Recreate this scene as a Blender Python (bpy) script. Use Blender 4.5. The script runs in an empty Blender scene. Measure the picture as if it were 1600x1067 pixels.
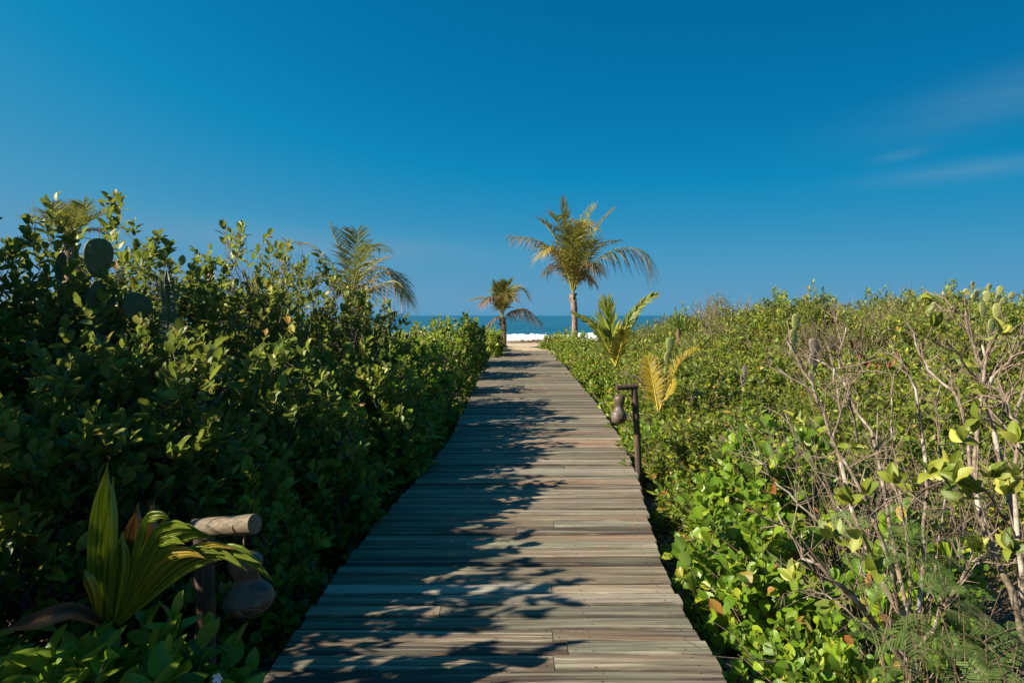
import bpy, math
import numpy as np
from mathutils import Vector, Matrix

# ------------------------------------------------------------------ camera, world, sun, exposure
scene = bpy.context.scene
COL = scene.collection
R = math.radians
rng = np.random.default_rng(11)

EYE = 1.6                       # eye height above the near boards
cam_data = bpy.data.cameras.new('camera')
cam_data.sensor_width = 36.0
cam_data.lens = 24.0
cam_data.shift_y = -0.0253      # horizon a little above the middle of the frame
cam_data.clip_start = 0.05
cam_data.clip_end = 60000
cam = bpy.data.objects.new('camera', cam_data)
cam.location = (0, 0, EYE)
cam.rotation_euler = (R(90), 0, 0)
COL.objects.link(cam)
scene.camera = cam

SUN_EL, SUN_BACK = 32.0, 19.0   # elevation; degrees behind due left
to_sun = Vector((-math.cos(R(SUN_EL)) * math.cos(R(SUN_BACK)), -math.cos(R(SUN_EL)) * math.sin(R(SUN_BACK)), math.sin(R(SUN_EL))))
sd = bpy.data.lights.new('sun', 'SUN')
sd.energy = 5.0
sd.angle = R(0.53)
sd.color = (1.0, 0.90, 0.74)
so = bpy.data.objects.new('sun', sd)
so.rotation_euler = to_sun.to_track_quat('Z', 'Y').to_euler()
so.location = (-20, -6, 20)
COL.objects.link(so)

world = bpy.data.worlds.new('World')
scene.world = world
world.use_nodes = True
wn, wl = world.node_tree.nodes, world.node_tree.links
wn.clear()
w_out = wn.new('ShaderNodeOutputWorld')
w_bg = wn.new('ShaderNodeBackground')
w_bg.inputs['Strength'].default_value = 0.085
sky = wn.new('ShaderNodeTexSky')
sky.sky_type = 'NISHITA'
sky.sun_disc = False
sky.sun_elevation = R(SUN_EL)
sky.sun_rotation = math.atan2(to_sun.x, to_sun.y)
sky.air_density = 1.0
sky.dust_density = 0.35
sky.ozone_density = 3.0
sky.altitude = 0
wl.new(w_bg.outputs[0], w_out.inputs[0])
def wnode(t, **kw):
    x = wn.new(t)
    for k, v in kw.items(): setattr(x, k, v)
    return x
def wmath(op, a, b=0., clamp=False):
    x = wnode('ShaderNodeMath', operation=op, use_clamp=clamp)
    for s_, v in ((x.inputs[0], a), (x.inputs[1], b)):
        if isinstance(v, bpy.types.NodeSocket): wl.new(v, s_)
        else: s_.default_value = v
    return x.outputs[0]
def wmix(f, a, b):
    x = wnode('ShaderNodeMix', data_type='RGBA')
    for s_, v in ((x.inputs[0], f), (x.inputs[6], a), (x.inputs[7], b)):
        if isinstance(v, bpy.types.NodeSocket): wl.new(v, s_)
        else: s_.default_value = v
    return x.outputs[2]
w_tc = wnode('ShaderNodeTexCoord'); w_dir = w_tc.outputs['Generated']
w_dot = wnode('ShaderNodeVectorMath', operation='DOT_PRODUCT')
wl.new(w_dir, w_dot.inputs[0]); w_dot.inputs[1].default_value = tuple(to_sun)
w_sep = wnode('ShaderNodeSeparateColor'); wl.new(sky.outputs[0], w_sep.inputs[0])
# the clear air's brightness, a little deeper away from the sun as through a polarising filter, then its saturated blue
w_v = wmath('MULTIPLY', wmath('MULTIPLY', w_sep.outputs[0], .085 / 1.5), wmath('ADD', 1.0, wmath('MULTIPLY', w_dot.outputs['Value'], .62)))
w_r = wnode('ShaderNodeValToRGB'); el = w_r.color_ramp.elements
stops = [(.07, (.001, .125, .305)), (.10, (.0015, .168, .392)), (.155, (.006, .25, .495)), (.25, (.06, .31, .525)), (.40, (.135, .335, .53)), (.70, (.20, .36, .53)), (1.5, (1.0, .97, .9))]
while len(el) < len(stops): el.new(.5)
for e, (p, c) in zip(el, stops): e.position = p / 1.5; e.color = (*c, 1)
wl.new(w_v, w_r.inputs[0])
# thin cirrus, drawn out sideways
w_map = wnode('ShaderNodeMapping'); wl.new(w_dir, w_map.inputs[0]); w_map.inputs[3].default_value = (1.6, 1.6, 11.0); w_map.inputs[2].default_value = (0, R(7), 0)
w_n1 = wnode('ShaderNodeTexNoise'); wl.new(w_map.outputs[0], w_n1.inputs['Vector'])
w_n1.inputs['Scale'].default_value = 1.5; w_n1.inputs['Detail'].default_value = 6; w_n1.inputs['Roughness'].default_value = .55; w_n1.inputs['Distortion'].default_value = .4
w_xyz = wnode('ShaderNodeSeparateXYZ'); wl.new(w_dir, w_xyz.inputs[0])
w_az = wmath('ARCTAN2', w_xyz.outputs[0], w_xyz.outputs[1])
def wisp(az, z, wa, wz, slant, amount, soft):
    a = wmath('DIVIDE', wmath('SUBTRACT', w_az, az), wa)
    b_ = wmath('DIVIDE', wmath('SUBTRACT', wmath('SUBTRACT', w_xyz.outputs[2], z), wmath('MULTIPLY', wmath('SUBTRACT', w_az, az), slant)), wz)
    m = wmath('POWER', 2.718, wmath('MULTIPLY', -1.0, wmath('ADD', wmath('MULTIPLY', a, a), wmath('MULTIPLY', b_, b_))))
    mr = wnode('ShaderNodeMapRange', interpolation_type='SMOOTHSTEP'); wl.new(w_n1.outputs[0], mr.inputs[0]); mr.inputs[1].default_value = .5 - soft; mr.inputs[2].default_value = .5 + soft
    return wmath('MULTIPLY', wmath('MULTIPLY', m, mr.outputs[0]), amount)
w_cl = wmath('ADD', wmath('ADD', wisp(.63, .250, .12, .024, .10, .5, .42), wisp(.60, .174, .10, .012, .03, .4, .3)), wmath('ADD', wisp(-.32, .10, .26, .02, -.06, .8, .6), wisp(.52, .20, .03, .006, .1, .3, .3)))
w_cl = wmath('ADD', w_cl, wmath('ADD', wisp(2.2, .5, .5, .1, .05, .5, .25), wisp(-2.4, .35, .4, .06, -.05, .5, .25)), True)
w_col = wmix(w_cl, w_r.outputs[0], (.19, .36, .50, 1))
w_sc = wnode('ShaderNodeVectorMath', operation='SCALE'); wl.new(w_col, w_sc.inputs[0]); w_sc.inputs[3].default_value = 1 / (.05 * 2 ** 1.25)
w_bg.inputs['Strength'].default_value = .05
wl.new(w_sc.outputs[0], w_bg.inputs['Color'])

vs = scene.view_settings
vs.view_transform = 'Standard'
vs.look = 'None'
vs.exposure = 1.25
vs.gamma = 1.0
vs.use_curve_mapping = False
scene.cycles.use_denoising = True
scene.cycles.max_bounces = 8
scene.cycles.transparent_max_bounces = 8

# ------------------------------------------------------------------ helpers
F_PX = 1066.7
def U(px, py, Y):
    """point of the place at depth Y seen in that direction"""
    return np.array(((px - 800) / F_PX * Y, Y, EYE - (py - 493) / F_PX * Y))

def unit(v):
    v = np.asarray(v, float)
    return v / np.maximum(np.linalg.norm(v, axis=-1, keepdims=True), 1e-9)

UP = np.array((0., 0., 1.))
SUNWARD = np.array(to_sun)                 # leaves turn a little towards the light

class MB:
    """collects geometry for ONE mesh"""
    def __init__(self):
        self.v, self.a, self.q, self.t, self.qm, self.tm, self.n = [], [], [], [], [], [], 0
    def add(self, verts, quads=None, tris=None, attr=None, mat=0):
        verts = np.asarray(verts, float).reshape(-1, 3)
        if attr is None: attr = np.zeros((len(verts), 3))
        self.v.append(verts); self.a.append(np.asarray(attr, float).reshape(-1, 3))
        if quads is not None and len(quads):
            q = np.asarray(quads, int).reshape(-1, 4) + self.n; self.q.append(q); self.qm.append(np.full(len(q), mat))
        if tris is not None and len(tris):
            t = np.asarray(tris, int).reshape(-1, 3) + self.n; self.t.append(t); self.tm.append(np.full(len(t), mat))
        self.n += len(verts)
    def tube(self, pts, rad, sides=5, mat=0, rnd=0.0, cap=True):
        pts = np.asarray(pts, float); n = len(pts)
        rad = np.broadcast_to(np.asarray(rad, float), (n,))
        T = unit(np.gradient(pts, axis=0))
        ref = np.array((1., 0, 0)) if abs(T[0][2]) > .8 else UP
        A = unit(np.cross(T, ref)); B = np.cross(T, A)
        ang = np.arange(sides) * 2 * np.pi / sides
        ring = A[:, None] * np.cos(ang)[None, :, None] + B[:, None] * np.sin(ang)[None, :, None]
        V = pts[:, None] + ring * rad[:, None, None]
        i = np.arange(n - 1)[:, None] * sides; j = np.arange(sides)[None]
        jn = (j + 1) % sides
        Q = np.stack([i + j, i + jn, i + sides + jn, i + sides + j], -1).reshape(-1, 4)
        at = np.zeros((n, sides, 3)); at[..., 0] = ang / 6.28; at[..., 1] = np.linspace(0, 1, n)[:, None]; at[..., 2] = rnd
        self.add(V, Q, None, at, mat)
        if cap:                                                     # ends cut square, with edges of their own
            t0 = [(0, k + 1, k) for k in range(1, sides - 1)]
            self.add(V[0], None, t0, at[0], mat); self.add(V[-1], None, [q[::-1] for q in t0], at[-1], mat)
    def build(self, name, mats, parent=None, loc=None, smooth=True):
        me = bpy.data.meshes.new(name)
        V = np.concatenate(self.v); A = np.concatenate(self.a)
        if loc is not None: V = V - np.asarray(loc, float)
        q = np.concatenate(self.q) if self.q else np.zeros((0, 4), int)
        t = np.concatenate(self.t) if self.t else np.zeros((0, 3), int)
        me.vertices.add(len(V)); me.vertices.foreach_set('co', V.astype(np.float32).ravel())
        nl = q.size + t.size
        me.loops.add(nl); me.loops.foreach_set('vertex_index', np.concatenate([q.ravel(), t.ravel()]).astype(np.int32))
        me.polygons.add(len(q) + len(t))
        st = np.concatenate([np.arange(len(q)) * 4, q.size + np.arange(len(t)) * 3]).astype(np.int32)
        me.polygons.foreach_set('loop_start', st)
        mi = np.concatenate((self.qm + self.tm) or [np.zeros(0)]).astype(np.int32)
        if not isinstance(mats, (list, tuple)): mats = [mats]
        for m in mats: me.materials.append(m)
        if len(mats) > 1: me.polygons.foreach_set('material_index', mi)
        me.polygons.foreach_set('use_smooth', np.full(len(q) + len(t), smooth))
        at = me.attributes.new('luv', 'FLOAT_VECTOR', 'POINT')
        at.data.foreach_set('vector', A.astype(np.float32).ravel())
        me.update(calc_edges=True); me.validate()
        o = bpy.data.objects.new(name, me); COL.objects.link(o)
        if parent is not None: o.parent = parent
        if loc is not None and parent is None: o.location = loc
        return o

def spline(ctrl, n=12):
    P = np.asarray(ctrl, float)
    if len(P) == 2: return P[0] + (P[1] - P[0]) * np.linspace(0, 1, n)[:, None]
    P = np.vstack([2 * P[0] - P[1], P, 2 * P[-1] - P[-2]])
    m = len(P) - 3; out = []
    for s in np.linspace(0, m, n):
        k = min(int(s), m - 1); u = s - k
        a, b, c, d = P[k:k + 4]
        out.append(.5 * ((2 * b) + (c - a) * u + (2 * a - 5 * b + 4 * c - d) * u * u + (3 * b - a - 3 * c + d) * u ** 3))
    return np.array(out)

def tag(o, label=None, cat=None, group=None, kind=None):
    if label: o['label'] = label
    if cat: o['category'] = cat
    if group: o['group'] = group
    if kind: o['kind'] = kind
    return o

def empty(name, loc, label=None, cat=None, group=None, kind=None):
    o = bpy.data.objects.new(name, None); COL.objects.link(o); o.location = [float(c) for c in loc]
    o.empty_display_size = .1
    return tag(o, label, cat, group, kind)

KIDS = {}
def copy_thing(root, loc, rz=0., scale=1., label=None, group=None):
    if root not in KIDS: KIDS[root] = [(c, list(c.children)) for c in root.children]
    r = root.copy(); COL.objects.link(r); r.location = [float(c) for c in loc]; r.rotation_euler = (0, 0, rz)
    r.scale = (scale,) * 3 if np.isscalar(scale) else scale
    if label: r['label'] = label
    if group: r['group'] = group
    for ch, gs in KIDS[root]:
        c = ch.copy(); COL.objects.link(c); c.parent = r
        for g in gs:
            d = g.copy(); COL.objects.link(d); d.parent = c
    return r

# ------------------------------------------------------------------ materials
class NT:
    def __init__(self, name):
        self.m = bpy.data.materials.new(name); self.m.use_nodes = True
        self.n, self.l = self.m.node_tree.nodes, self.m.node_tree.links
        self.n.clear(); self.out = self.n.new('ShaderNodeOutputMaterial')
    def node(self, t, **kw):
        x = self.n.new(t)
        for k, v in kw.items():
            if k in x.inputs: self.put(x.inputs[k], v)
            else: setattr(x, k, v)
        return x
    def put(self, s, v):
        if isinstance(v, bpy.types.NodeSocket): self.l.new(v, s)
        elif isinstance(v, bpy.types.Node): self.l.new(v.outputs[0], s)
        else: s.default_value = v
    def math(self, op, a, b=0.0, clamp=False):
        x = self.n.new('ShaderNodeMath'); x.operation = op; x.use_clamp = clamp
        self.put(x.inputs[0], a); self.put(x.inputs[1], b); return x.outputs[0]
    def mix(self, f, a, b, mode='MIX'):
        x = self.n.new('ShaderNodeMix'); x.data_type = 'RGBA'; x.blend_type = mode
        self.put(x.inputs[0], f); self.put(x.inputs[6], a if not isinstance(a, tuple) else (*a, 1)); self.put(x.inputs[7], b if not isinstance(b, tuple) else (*b, 1))
        return x.outputs[2]
    def ramp(self, f, stops, interp='LINEAR'):
        x = self.n.new('ShaderNodeValToRGB'); x.color_ramp.interpolation = interp
        e = x.color_ramp.elements
        while len(e) < len(stops): e.new(.5)
        for k, (p, c) in enumerate(stops):
            e[k].position = p; e[k].color = (*c, 1) if isinstance(c, tuple) else (c, c, c, 1)
        self.put(x.inputs[0], f); return x.outputs[0]
    def step(self, v, lo, hi):
        x = self.n.new('ShaderNodeMapRange'); x.interpolation_type = 'SMOOTHSTEP'
        self.put(x.inputs[0], v); x.inputs[1].default_value = lo; x.inputs[2].default_value = hi
        return x.outputs[0]
    def noise(self, vec, scale, detail=4, rough=.55, dist=0.0):
        x = self.n.new('ShaderNodeTexNoise'); self.put(x.inputs['Vector'], vec)
        x.inputs['Scale'].default_value = scale; x.inputs['Detail'].default_value = detail
        x.inputs['Roughness'].default_value = rough; x.inputs['Distortion'].default_value = dist
        return x.outputs[0]
    def mapping(self, vec, scale=(1, 1, 1), loc=(0, 0, 0)):
        x = self.n.new('ShaderNodeMapping'); self.put(x.inputs[0], vec)
        self.put(x.inputs[1], loc); self.put(x.inputs[3], scale); return x.outputs[0]
    def bump(self, h, strength=.4, dist=.01):
        x = self.n.new('ShaderNodeBump'); self.put(x.inputs['Height'], h)
        x.inputs['Strength'].default_value = strength; x.inputs['Distance'].default_value = dist; return x.outputs[0]
    def attr(self):
        x = self.n.new('ShaderNodeAttribute'); x.attribute_name = 'luv'
        s = self.n.new('ShaderNodeSeparateXYZ'); self.l.new(x.outputs['Vector'], s.inputs[0]); return s.outputs
    def principled(self, color, rough=.6, spec=.4, normal=None):
        x = self.n.new('ShaderNodeBsdfPrincipled'); self.put(x.inputs['Base Color'], color if not isinstance(color, tuple) else (*color, 1))
        self.put(x.inputs['Roughness'], rough); self.put(x.inputs['Specular IOR Level'], spec)
        if normal is not None: self.put(x.inputs['Normal'], normal)
        return x.outputs[0]
    def finish(self, sh): self.put(self.out.inputs[0], sh); return self.m

def leaf_material(name, stops, back, rough=.42, transl=.3, tcol=(.30, .36, .03), vein=.5, spec=.35):
    """stops: ramp over the per-leaf random number"""
    t = NT(name)
    a = t.attr(); oi = t.node('ShaderNodeObjectInfo')
    rnd = t.math('FRACT', t.math('ADD', a[2], oi.outputs['Random']))
    c = t.ramp(rnd, stops)
    tone = t.math('ADD', .82, t.math('MULTIPLY', t.math('FRACT', t.math('MULTIPLY', oi.outputs['Random'], 7.31)), .5))
    tv = t.node('ShaderNodeVectorMath', operation='SCALE'); t.l.new(c, tv.inputs[0]); t.l.new(tone, tv.inputs[3]); c = tv.outputs[0]
    tc = t.node('ShaderNodeTexCoord')
    nz = t.noise(tc.outputs['Object'], 35.0, 3)
    c = t.mix(t.math('MULTIPLY', t.step(nz, .35, .75), .35), c, t.mix(.5, c, back), 'MIX')
    mid = t.math('SUBTRACT', 1.0, t.step(a[0], .02, .16))
    c = t.mix(t.math('MULTIPLY', mid, vein * .6), c, back)
    geo = t.node('ShaderNodeNewGeometry')
    c = t.mix(t.math('MULTIPLY', geo.outputs['Backfacing'], .55), c, back)
    veins = t.math('SINE', t.math('ADD', t.math('MULTIPLY', a[1], 46.), t.math('MULTIPLY', a[0], -14.)))
    bmp = t.bump(t.math('ADD', t.math('MULTIPLY', veins, .5), t.math('MULTIPLY', nz, 2.)), .18, .004)
    p = t.principled(c, rough, spec, bmp)
    tr = t.node('ShaderNodeBsdfTranslucent'); t.put(tr.inputs[0], t.mix(.45, c, tcol))
    mx = t.node('ShaderNodeMixShader'); mx.inputs[0].default_value = transl
    t.l.new(p, mx.inputs[1]); t.l.new(tr.outputs[0], mx.inputs[2])
    return t.finish(mx.outputs[0])

M = {}
M['leaf_oval'] = leaf_material('leaf_oval', [(0, (.042, .078, .009)), (.3, (.078, .125, .012)), (.6, (.135, .185, .017)), (.84, (.23, .26, .028)), (.94, (.36, .31, .035)), (.985, (.30, .10, .02))],
                               (.16, .19, .07), .40, .36, (.34, .40, .03))
M['leaf_hedge'] = leaf_material('leaf_hedge', [(0, (.065, .13, .008)), (.35, (.115, .19, .010)), (.7, (.19, .26, .014)), (.9, (.30, .32, .025)), (.965, (.38, .19, .05)), (1, (.28, .06, .03))],
                                (.16, .22, .05), .36, .40, (.36, .46, .03))
M['leaf_broad'] = leaf_material('leaf_broad', [(0, (.06, .135, .008)), (.35, (.105, .20, .009)), (.75, (.18, .27, .012)), (.93, (.30, .33, .02)), (.975, (.36, .17, .04)), (1, (.30, .06, .03))],
                                (.17, .25, .06), .32, .38, (.34, .48, .03), .8, .4)
M['leaf_small'] = leaf_material('leaf_small', [(0, (.065, .135, .007)), (.35, (.115, .19, .009)), (.7, (.20, .265, .012)), (.92, (.36, .36, .022)), (.985, (.36, .20, .05))],
                                (.18, .20, .06), .45, .38, (.36, .42, .03))
M['leaf_dull'] = leaf_material('leaf_dull', [(0, (.09, .13, .014)), (.5, (.16, .185, .02)), (.8, (.25, .24, .04)), (1, (.29, .23, .10))],
                               (.18, .18, .09), .55, .2, (.28, .28, .05))
M['leaf_large'] = leaf_material('leaf_large', [(0, (.08, .12, .012)), (.4, (.14, .175, .016)), (.8, (.24, .25, .03)), (1, (.36, .34, .06))],
                                (.20, .24, .08), .38, .25, (.32, .38, .04), .8)
M['leaf_feather'] = leaf_material('leaf_feather', [(0, (.04, .10, .012)), (.6, (.07, .15, .018)), (1, (.13, .20, .02))],
                                  (.10, .16, .04), .5, .25, (.22, .34, .03), 0)
M['leaf_dry'] = leaf_material('leaf_dry', [(0, (.10, .055, .03)), (.5, (.18, .11, .06)), (.85, (.26, .18, .11)), (1, (.30, .12, .05))],
                              (.2, .15, .1), .7, .12, (.3, .2, .08))
M['leaf_red'] = leaf_material('leaf_red', [(0, (.22, .035, .02)), (1, (.34, .08, .04))], (.3, .1, .06), .6, .2, (.4, .1, .04))

def palm_material(name, green, tip, tip_from, yellow=(.28, .24, .03), y_amt=.25):
    t = NT(name)
    a = t.attr(); rnd = a[2]
    c = t.mix(t.step(rnd, .25, 1.), green, yellow)
    c = t.mix(y_amt, c, yellow)
    thr = t.math('ADD', a[1], t.math('MULTIPLY', t.math('SUBTRACT', rnd, .5), .7))
    c = t.mix(t.step(thr, tip_from, tip_from + .25), c, tip)
    geo = t.node('ShaderNodeNewGeometry')
    c = t.mix(t.math('MULTIPLY', geo.outputs['Backfacing'], .3), c, (.18, .2, .07))
    st = t.math('SINE', t.math('ADD', t.math('MULTIPLY', a[0], 34.), t.math('MULTIPLY', rnd, 5.)))
    c = t.mix(t.math('MULTIPLY', t.step(st, .3, .95), .2), c, yellow)
    rib = t.bump(st, .5, .003)
    p = t.principled(c, .38, .45, rib)
    tr = t.node('ShaderNodeBsdfTranslucent'); t.put(tr.inputs[0], t.mix(.4, c, (.34, .36, .03)))
    mx = t.node('ShaderNodeMixShader'); mx.inputs[0].default_value = .28
    t.l.new(p, mx.inputs[1]); t.l.new(tr.outputs[0], mx.inputs[2])
    return t.finish(mx.outputs[0])
M['palm_green'] = palm_material('palm_green', (.085, .12, .02), (.24, .15, .09), .78, y_amt=.15)
M['palm_browned'] = palm_material('palm_browned', (.085, .11, .02), (.26, .16, .10), .38, y_amt=.2)
M['palm_yellow'] = palm_material('palm_yellow', (.22, .21, .02), (.30, .17, .06), .78, (.46, .32, .025), .5)
M['palm_dead'] = palm_material('palm_dead', (.14, .09, .06), (.22, .15, .11), .1, (.2, .12, .07), .6)
M['palm_young'] = palm_material('palm_young', (.17, .25, .035), (.36, .24, .06), .92, (.34, .36, .05), .12)
M['palm_blade'] = palm_material('palm_blade', (.17, .25, .018), (.30, .15, .05), .93, (.22, .22, .025), .15)
M['palm_blade_spoilt'] = palm_material('palm_blade_spoilt', (.09, .12, .015), (.20, .10, .06), .45, (.34, .22, .03), .3)
def rachis_material(name, col):
    t = NT(name); return t.finish(t.principled(col, .45, .4))
M['rachis'] = rachis_material('rachis', (.26, .25, .05))
M['rachis_yellow'] = rachis_material('rachis_yellow', (.42, .34, .04))
M['rachis_brown'] = rachis_material('rachis_brown', (.22, .15, .09))

def bark_material(name, dark, light, scale=30., blotch=None):
    t = NT(name); tc = t.node('ShaderNodeTexCoord'); geo = t.node('ShaderNodeNewGeometry')
    pos = geo.outputs['Position']
    n1 = t.noise(pos, scale, 5, .65); n2 = t.noise(pos, scale * .22, 3)
    c = t.mix(t.step(n1, .3, .7), dark, light)
    if blotch: c = t.mix(t.math('MULTIPLY', t.step(n2, .5, .62), .8), c, blotch)
    a = t.attr()
    c = t.mix(t.math('MULTIPLY', a[2], .5), c, dark)
    return t.finish(t.principled(c, .85, .2, t.bump(n1, .6, .006)))
M['bark_grey'] = bark_material('bark_grey', (.10, .07, .046), (.25, .20, .15), 45, (.40, .36, .30))
M['bark_brown'] = bark_material('bark_brown', (.07, .045, .028), (.20, .14, .09), 50)
M['bark_twig'] = bark_material('bark_twig', (.12, .085, .06), (.27, .21, .16), 60)
M['bark_palm'] = bark_material('bark_palm', (.11, .075, .05), (.30, .22, .16), 14)

def wood_material(name, stops, plank=True):
    t = NT(name); tc = t.node('ShaderNodeTexCoord'); oi = t.node('ShaderNodeObjectInfo')
    rnd = oi.outputs['Random']
    off = t.node('ShaderNodeCombineXYZ')
    t.put(off.inputs[0], t.math('MULTIPLY', rnd, 91.)); t.put(off.inputs[1], t.math('MULTIPLY', rnd, 37.)); t.put(off.inputs[2], t.math('MULTIPLY', rnd, 53.))
    va = t.node('ShaderNodeVectorMath', operation='ADD'); t.l.new(tc.outputs['Object'], va.inputs[0]); t.l.new(off.outputs[0], va.inputs[1])
    P = va.outputs[0]
    warp = t.noise(t.mapping(P, (1.3, 6, 6)), 1.0, 2)
    wv = t.node('ShaderNodeVectorMath', operation='ADD'); t.l.new(P, wv.inputs[0])
    cw = t.node('ShaderNodeCombineXYZ'); t.put(cw.inputs[1], t.math('MULTIPLY', warp, .05)); t.l.new(cw.outputs[0], wv.inputs[1])
    Pw = wv.outputs[0]
    grain = t.noise(t.mapping(Pw, (1.1, 85, 85)), 1.0, 6, .65)
    fine = t.noise(t.mapping(Pw, (9, 330, 330)), 1.0, 3, .6)
    streak = t.noise(t.mapping(Pw, (.8, 34, 34)), 1.0, 3, .6)
    patch = t.noise(t.mapping(P, (2.2, 7, 7)), 1.0, 3, .5)
    c = t.ramp(rnd, stops)
    tone = t.math('ADD', .92, t.math('MULTIPLY', t.math('FRACT', t.math('MULTIPLY', rnd, 9.17)), .75))
    c = t.mix(t.math('MULTIPLY', t.step(streak, .48, .62), .6), c, (.27, .235, .17))         # paler worn streaks
    c = t.mix(t.math('MULTIPLY', t.step(patch, .52, .70), .5), c, (.105, .12, .075))          # green grey algae patches
    c = t.mix(t.math('MULTIPLY', t.step(grain, .52, .62), .72), c, (.028, .02, .015))          # dark grain
    c = t.mix(t.math('MULTIPLY', t.step(fine, .5, .7), .45), c, (.07, .052, .036))
    rust = t.noise(t.mapping(Pw, (1.2, 45, 45), (7, 3, 1)), 1.0, 2)
    c = t.mix(t.math('MULTIPLY', t.step(rust, .60, .7), .6), c, (.16, .075, .035))
    # knots
    vor = t.node('ShaderNodeTexVoronoi'); vor.feature = 'F1'; vor.inputs['Scale'].default_value = 1.0
    t.l.new(t.mapping(P, (2.4, 7., 2.)), vor.inputs['Vector'])
    k = vor.outputs['Distance']
    rings = t.math('SINE', t.math('MULTIPLY', k, 130.))
    c = t.mix(t.math('MULTIPLY', t.math('SUBTRACT', 1.0, t.step(k, .09, .16)), .55), c, t.mix(t.step(rings, -.4, .5), (.09, .06, .04), (.24, .16, .10)))
    c = t.mix(t.math('SUBTRACT', 1.0, t.step(k, .03, .06)), c, (.045, .03, .022))
    # patchy darkening towards the long edges
    sep = t.node('ShaderNodeSeparateXYZ'); t.l.new(tc.outputs['Object'], sep.inputs[0])
    edge = t.step(t.math('ABSOLUTE', sep.outputs[1]), .045, .068)
    en = t.noise(t.mapping(P, (6, 12, 12)), 1.0, 3)
    c = t.mix(t.math('MULTIPLY', edge, t.math('MULTIPLY', t.step(en, .25, .6), .85)), c, (.04, .03, .022))
    tv = t.node('ShaderNodeVectorMath', operation='SCALE'); t.l.new(c, tv.inputs[0]); t.l.new(tone, tv.inputs[3]); c = tv.outputs[0]
    h = t.math('ADD', t.math('MULTIPLY', grain, -1.0), t.math('MULTIPLY', fine, -.35))
    h = t.math('ADD', h, t.math('MULTIPLY', streak, .8))
    return t.finish(t.principled(c, .72, .3, t.bump(h, .55, .006)))
M['deck'] = wood_material('deck', [(0, (.045, .033, .023)), (.15, (.10, .075, .05)), (.3, (.085, .085, .058)), (.45, (.135, .098, .064)), (.6, (.10, .10, .075)), (.75, (.15, .115, .078)), (.87, (.145, .085, .05)), (.95, (.17, .155, .125)), (1, (.26, .245, .21))])
def plain_wood(name, dark, light, along=(3, 60, 60), rough=.75):
    t = NT(name); tc = t.node('ShaderNodeTexCoord')
    g = t.noise(t.mapping(tc.outputs['Object'], along), 1.0, 4, .5)
    b = t.noise(tc.outputs['Object'], 12., 3)
    c = t.mix(t.step(g, .35, .68), light, dark); c = t.mix(t.math('MULTIPLY', t.step(b, .45, .7), .4), c, dark)
    return t.finish(t.principled(c, rough, .3, t.bump(g, .15, .003)))
M['joist'] = plain_wood('joist', (.05, .04, .03), (.11, .085, .06), (40, 3, 40))
M['log'] = plain_wood('log', (.10, .075, .048), (.19, .15, .10), (4, 90, 90))
M['log_dark'] = plain_wood('log_dark', (.045, .03, .022), (.10, .066, .045), (60, 60, 4))
def gourd_material():
    t = NT('gourd_shell'); tc = t.node('ShaderNodeTexCoord')
    n = t.noise(tc.outputs['Object'], 26., 6, .65); m = t.noise(tc.outputs['Object'], 7., 3)
    c = t.mix(t.step(n, .35, .7), (.06, .038, .028), (.12, .082, .062)); c = t.mix(t.step(m, .5, .75), c, (.15, .115, .095))
    return t.finish(t.principled(c, .48, .4, t.bump(n, .25, .003)))
M['gourd'] = gourd_material()
M['twine'] = rachis_material('twine', (.26, .17, .09))
def metal():
    t = NT('nail_rust'); return t.finish(t.principled((.04, .028, .022), .7, .3))
M['nail'] = metal()
def cactus_material(name, a_, b_):
    t = NT(name); geo = t.node('ShaderNodeTexCoord')
    n = t.noise(geo.outputs['Object'], 9., 4); v = t.node('ShaderNodeTexVoronoi'); v.inputs['Scale'].default_value = 26.
    t.l.new(geo.outputs['Object'], v.inputs['Vector'])
    c = t.mix(t.step(n, .35, .7), a_, b_); c = t.mix(t.math('SUBTRACT', 1., t.step(v.outputs['Distance'], .12, .25)), c, (.14, .11, .05))
    return t.finish(t.principled(c, .55, .35, t.bump(n, .2, .01)))
M['cactus'] = cactus_material('cactus', (.05, .08, .028), (.085, .115, .045))
M['cactus_pale'] = cactus_material('cactus_pale', (.24, .27, .08), (.36, .36, .11))
M['cactus_dry'] = cactus_material('cactus_dry', (.20, .15, .11), (.32, .26, .2))
M['spine'] = rachis_material('spine', (.4, .36, .27))
M['petal'] = rachis_material('petal', (.62, .64, .78))

def ground_material():
    t = NT('ground_soil'); geo = t.node('ShaderNodeNewGeometry'); pos = geo.outputs['Position']
    n1 = t.noise(pos, 14., 6, .7); n2 = t.noise(pos, 1.3, 4); n3 = t.noise(pos, 90., 3)
    soil = t.mix(t.step(n1, .35, .68), (.07, .05, .036), (.17, .125, .085))
    soil = t.mix(t.math('MULTIPLY', t.step(n2, .45, .65), .5), soil, (.21, .165, .115))
    sand = t.mix(t.step(n1, .3, .7), (.36, .275, .18), (.47, .37, .25))
    sand = t.mix(t.math('MULTIPLY', t.step(n3, .5, .7), .25), sand, (.27, .2, .13))
    sep = t.node('ShaderNodeSeparateXYZ'); t.l.new(pos, sep.inputs[0])
    f = t.step(t.math('ADD', sep.outputs[1], t.math('MULTIPLY', n2, 2.)), 24.6, 26.4)
    wet = t.step(sep.outputs[2], -2.2, -2.8)
    c = t.mix(f, soil, sand); c = t.mix(wet, c, (.17, .125, .08))
    return t.finish(t.principled(c, .9, .2, t.bump(t.math('ADD', n1, t.math('MULTIPLY', n3, .3)), .7, .03)))
M['ground'] = ground_material()
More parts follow.
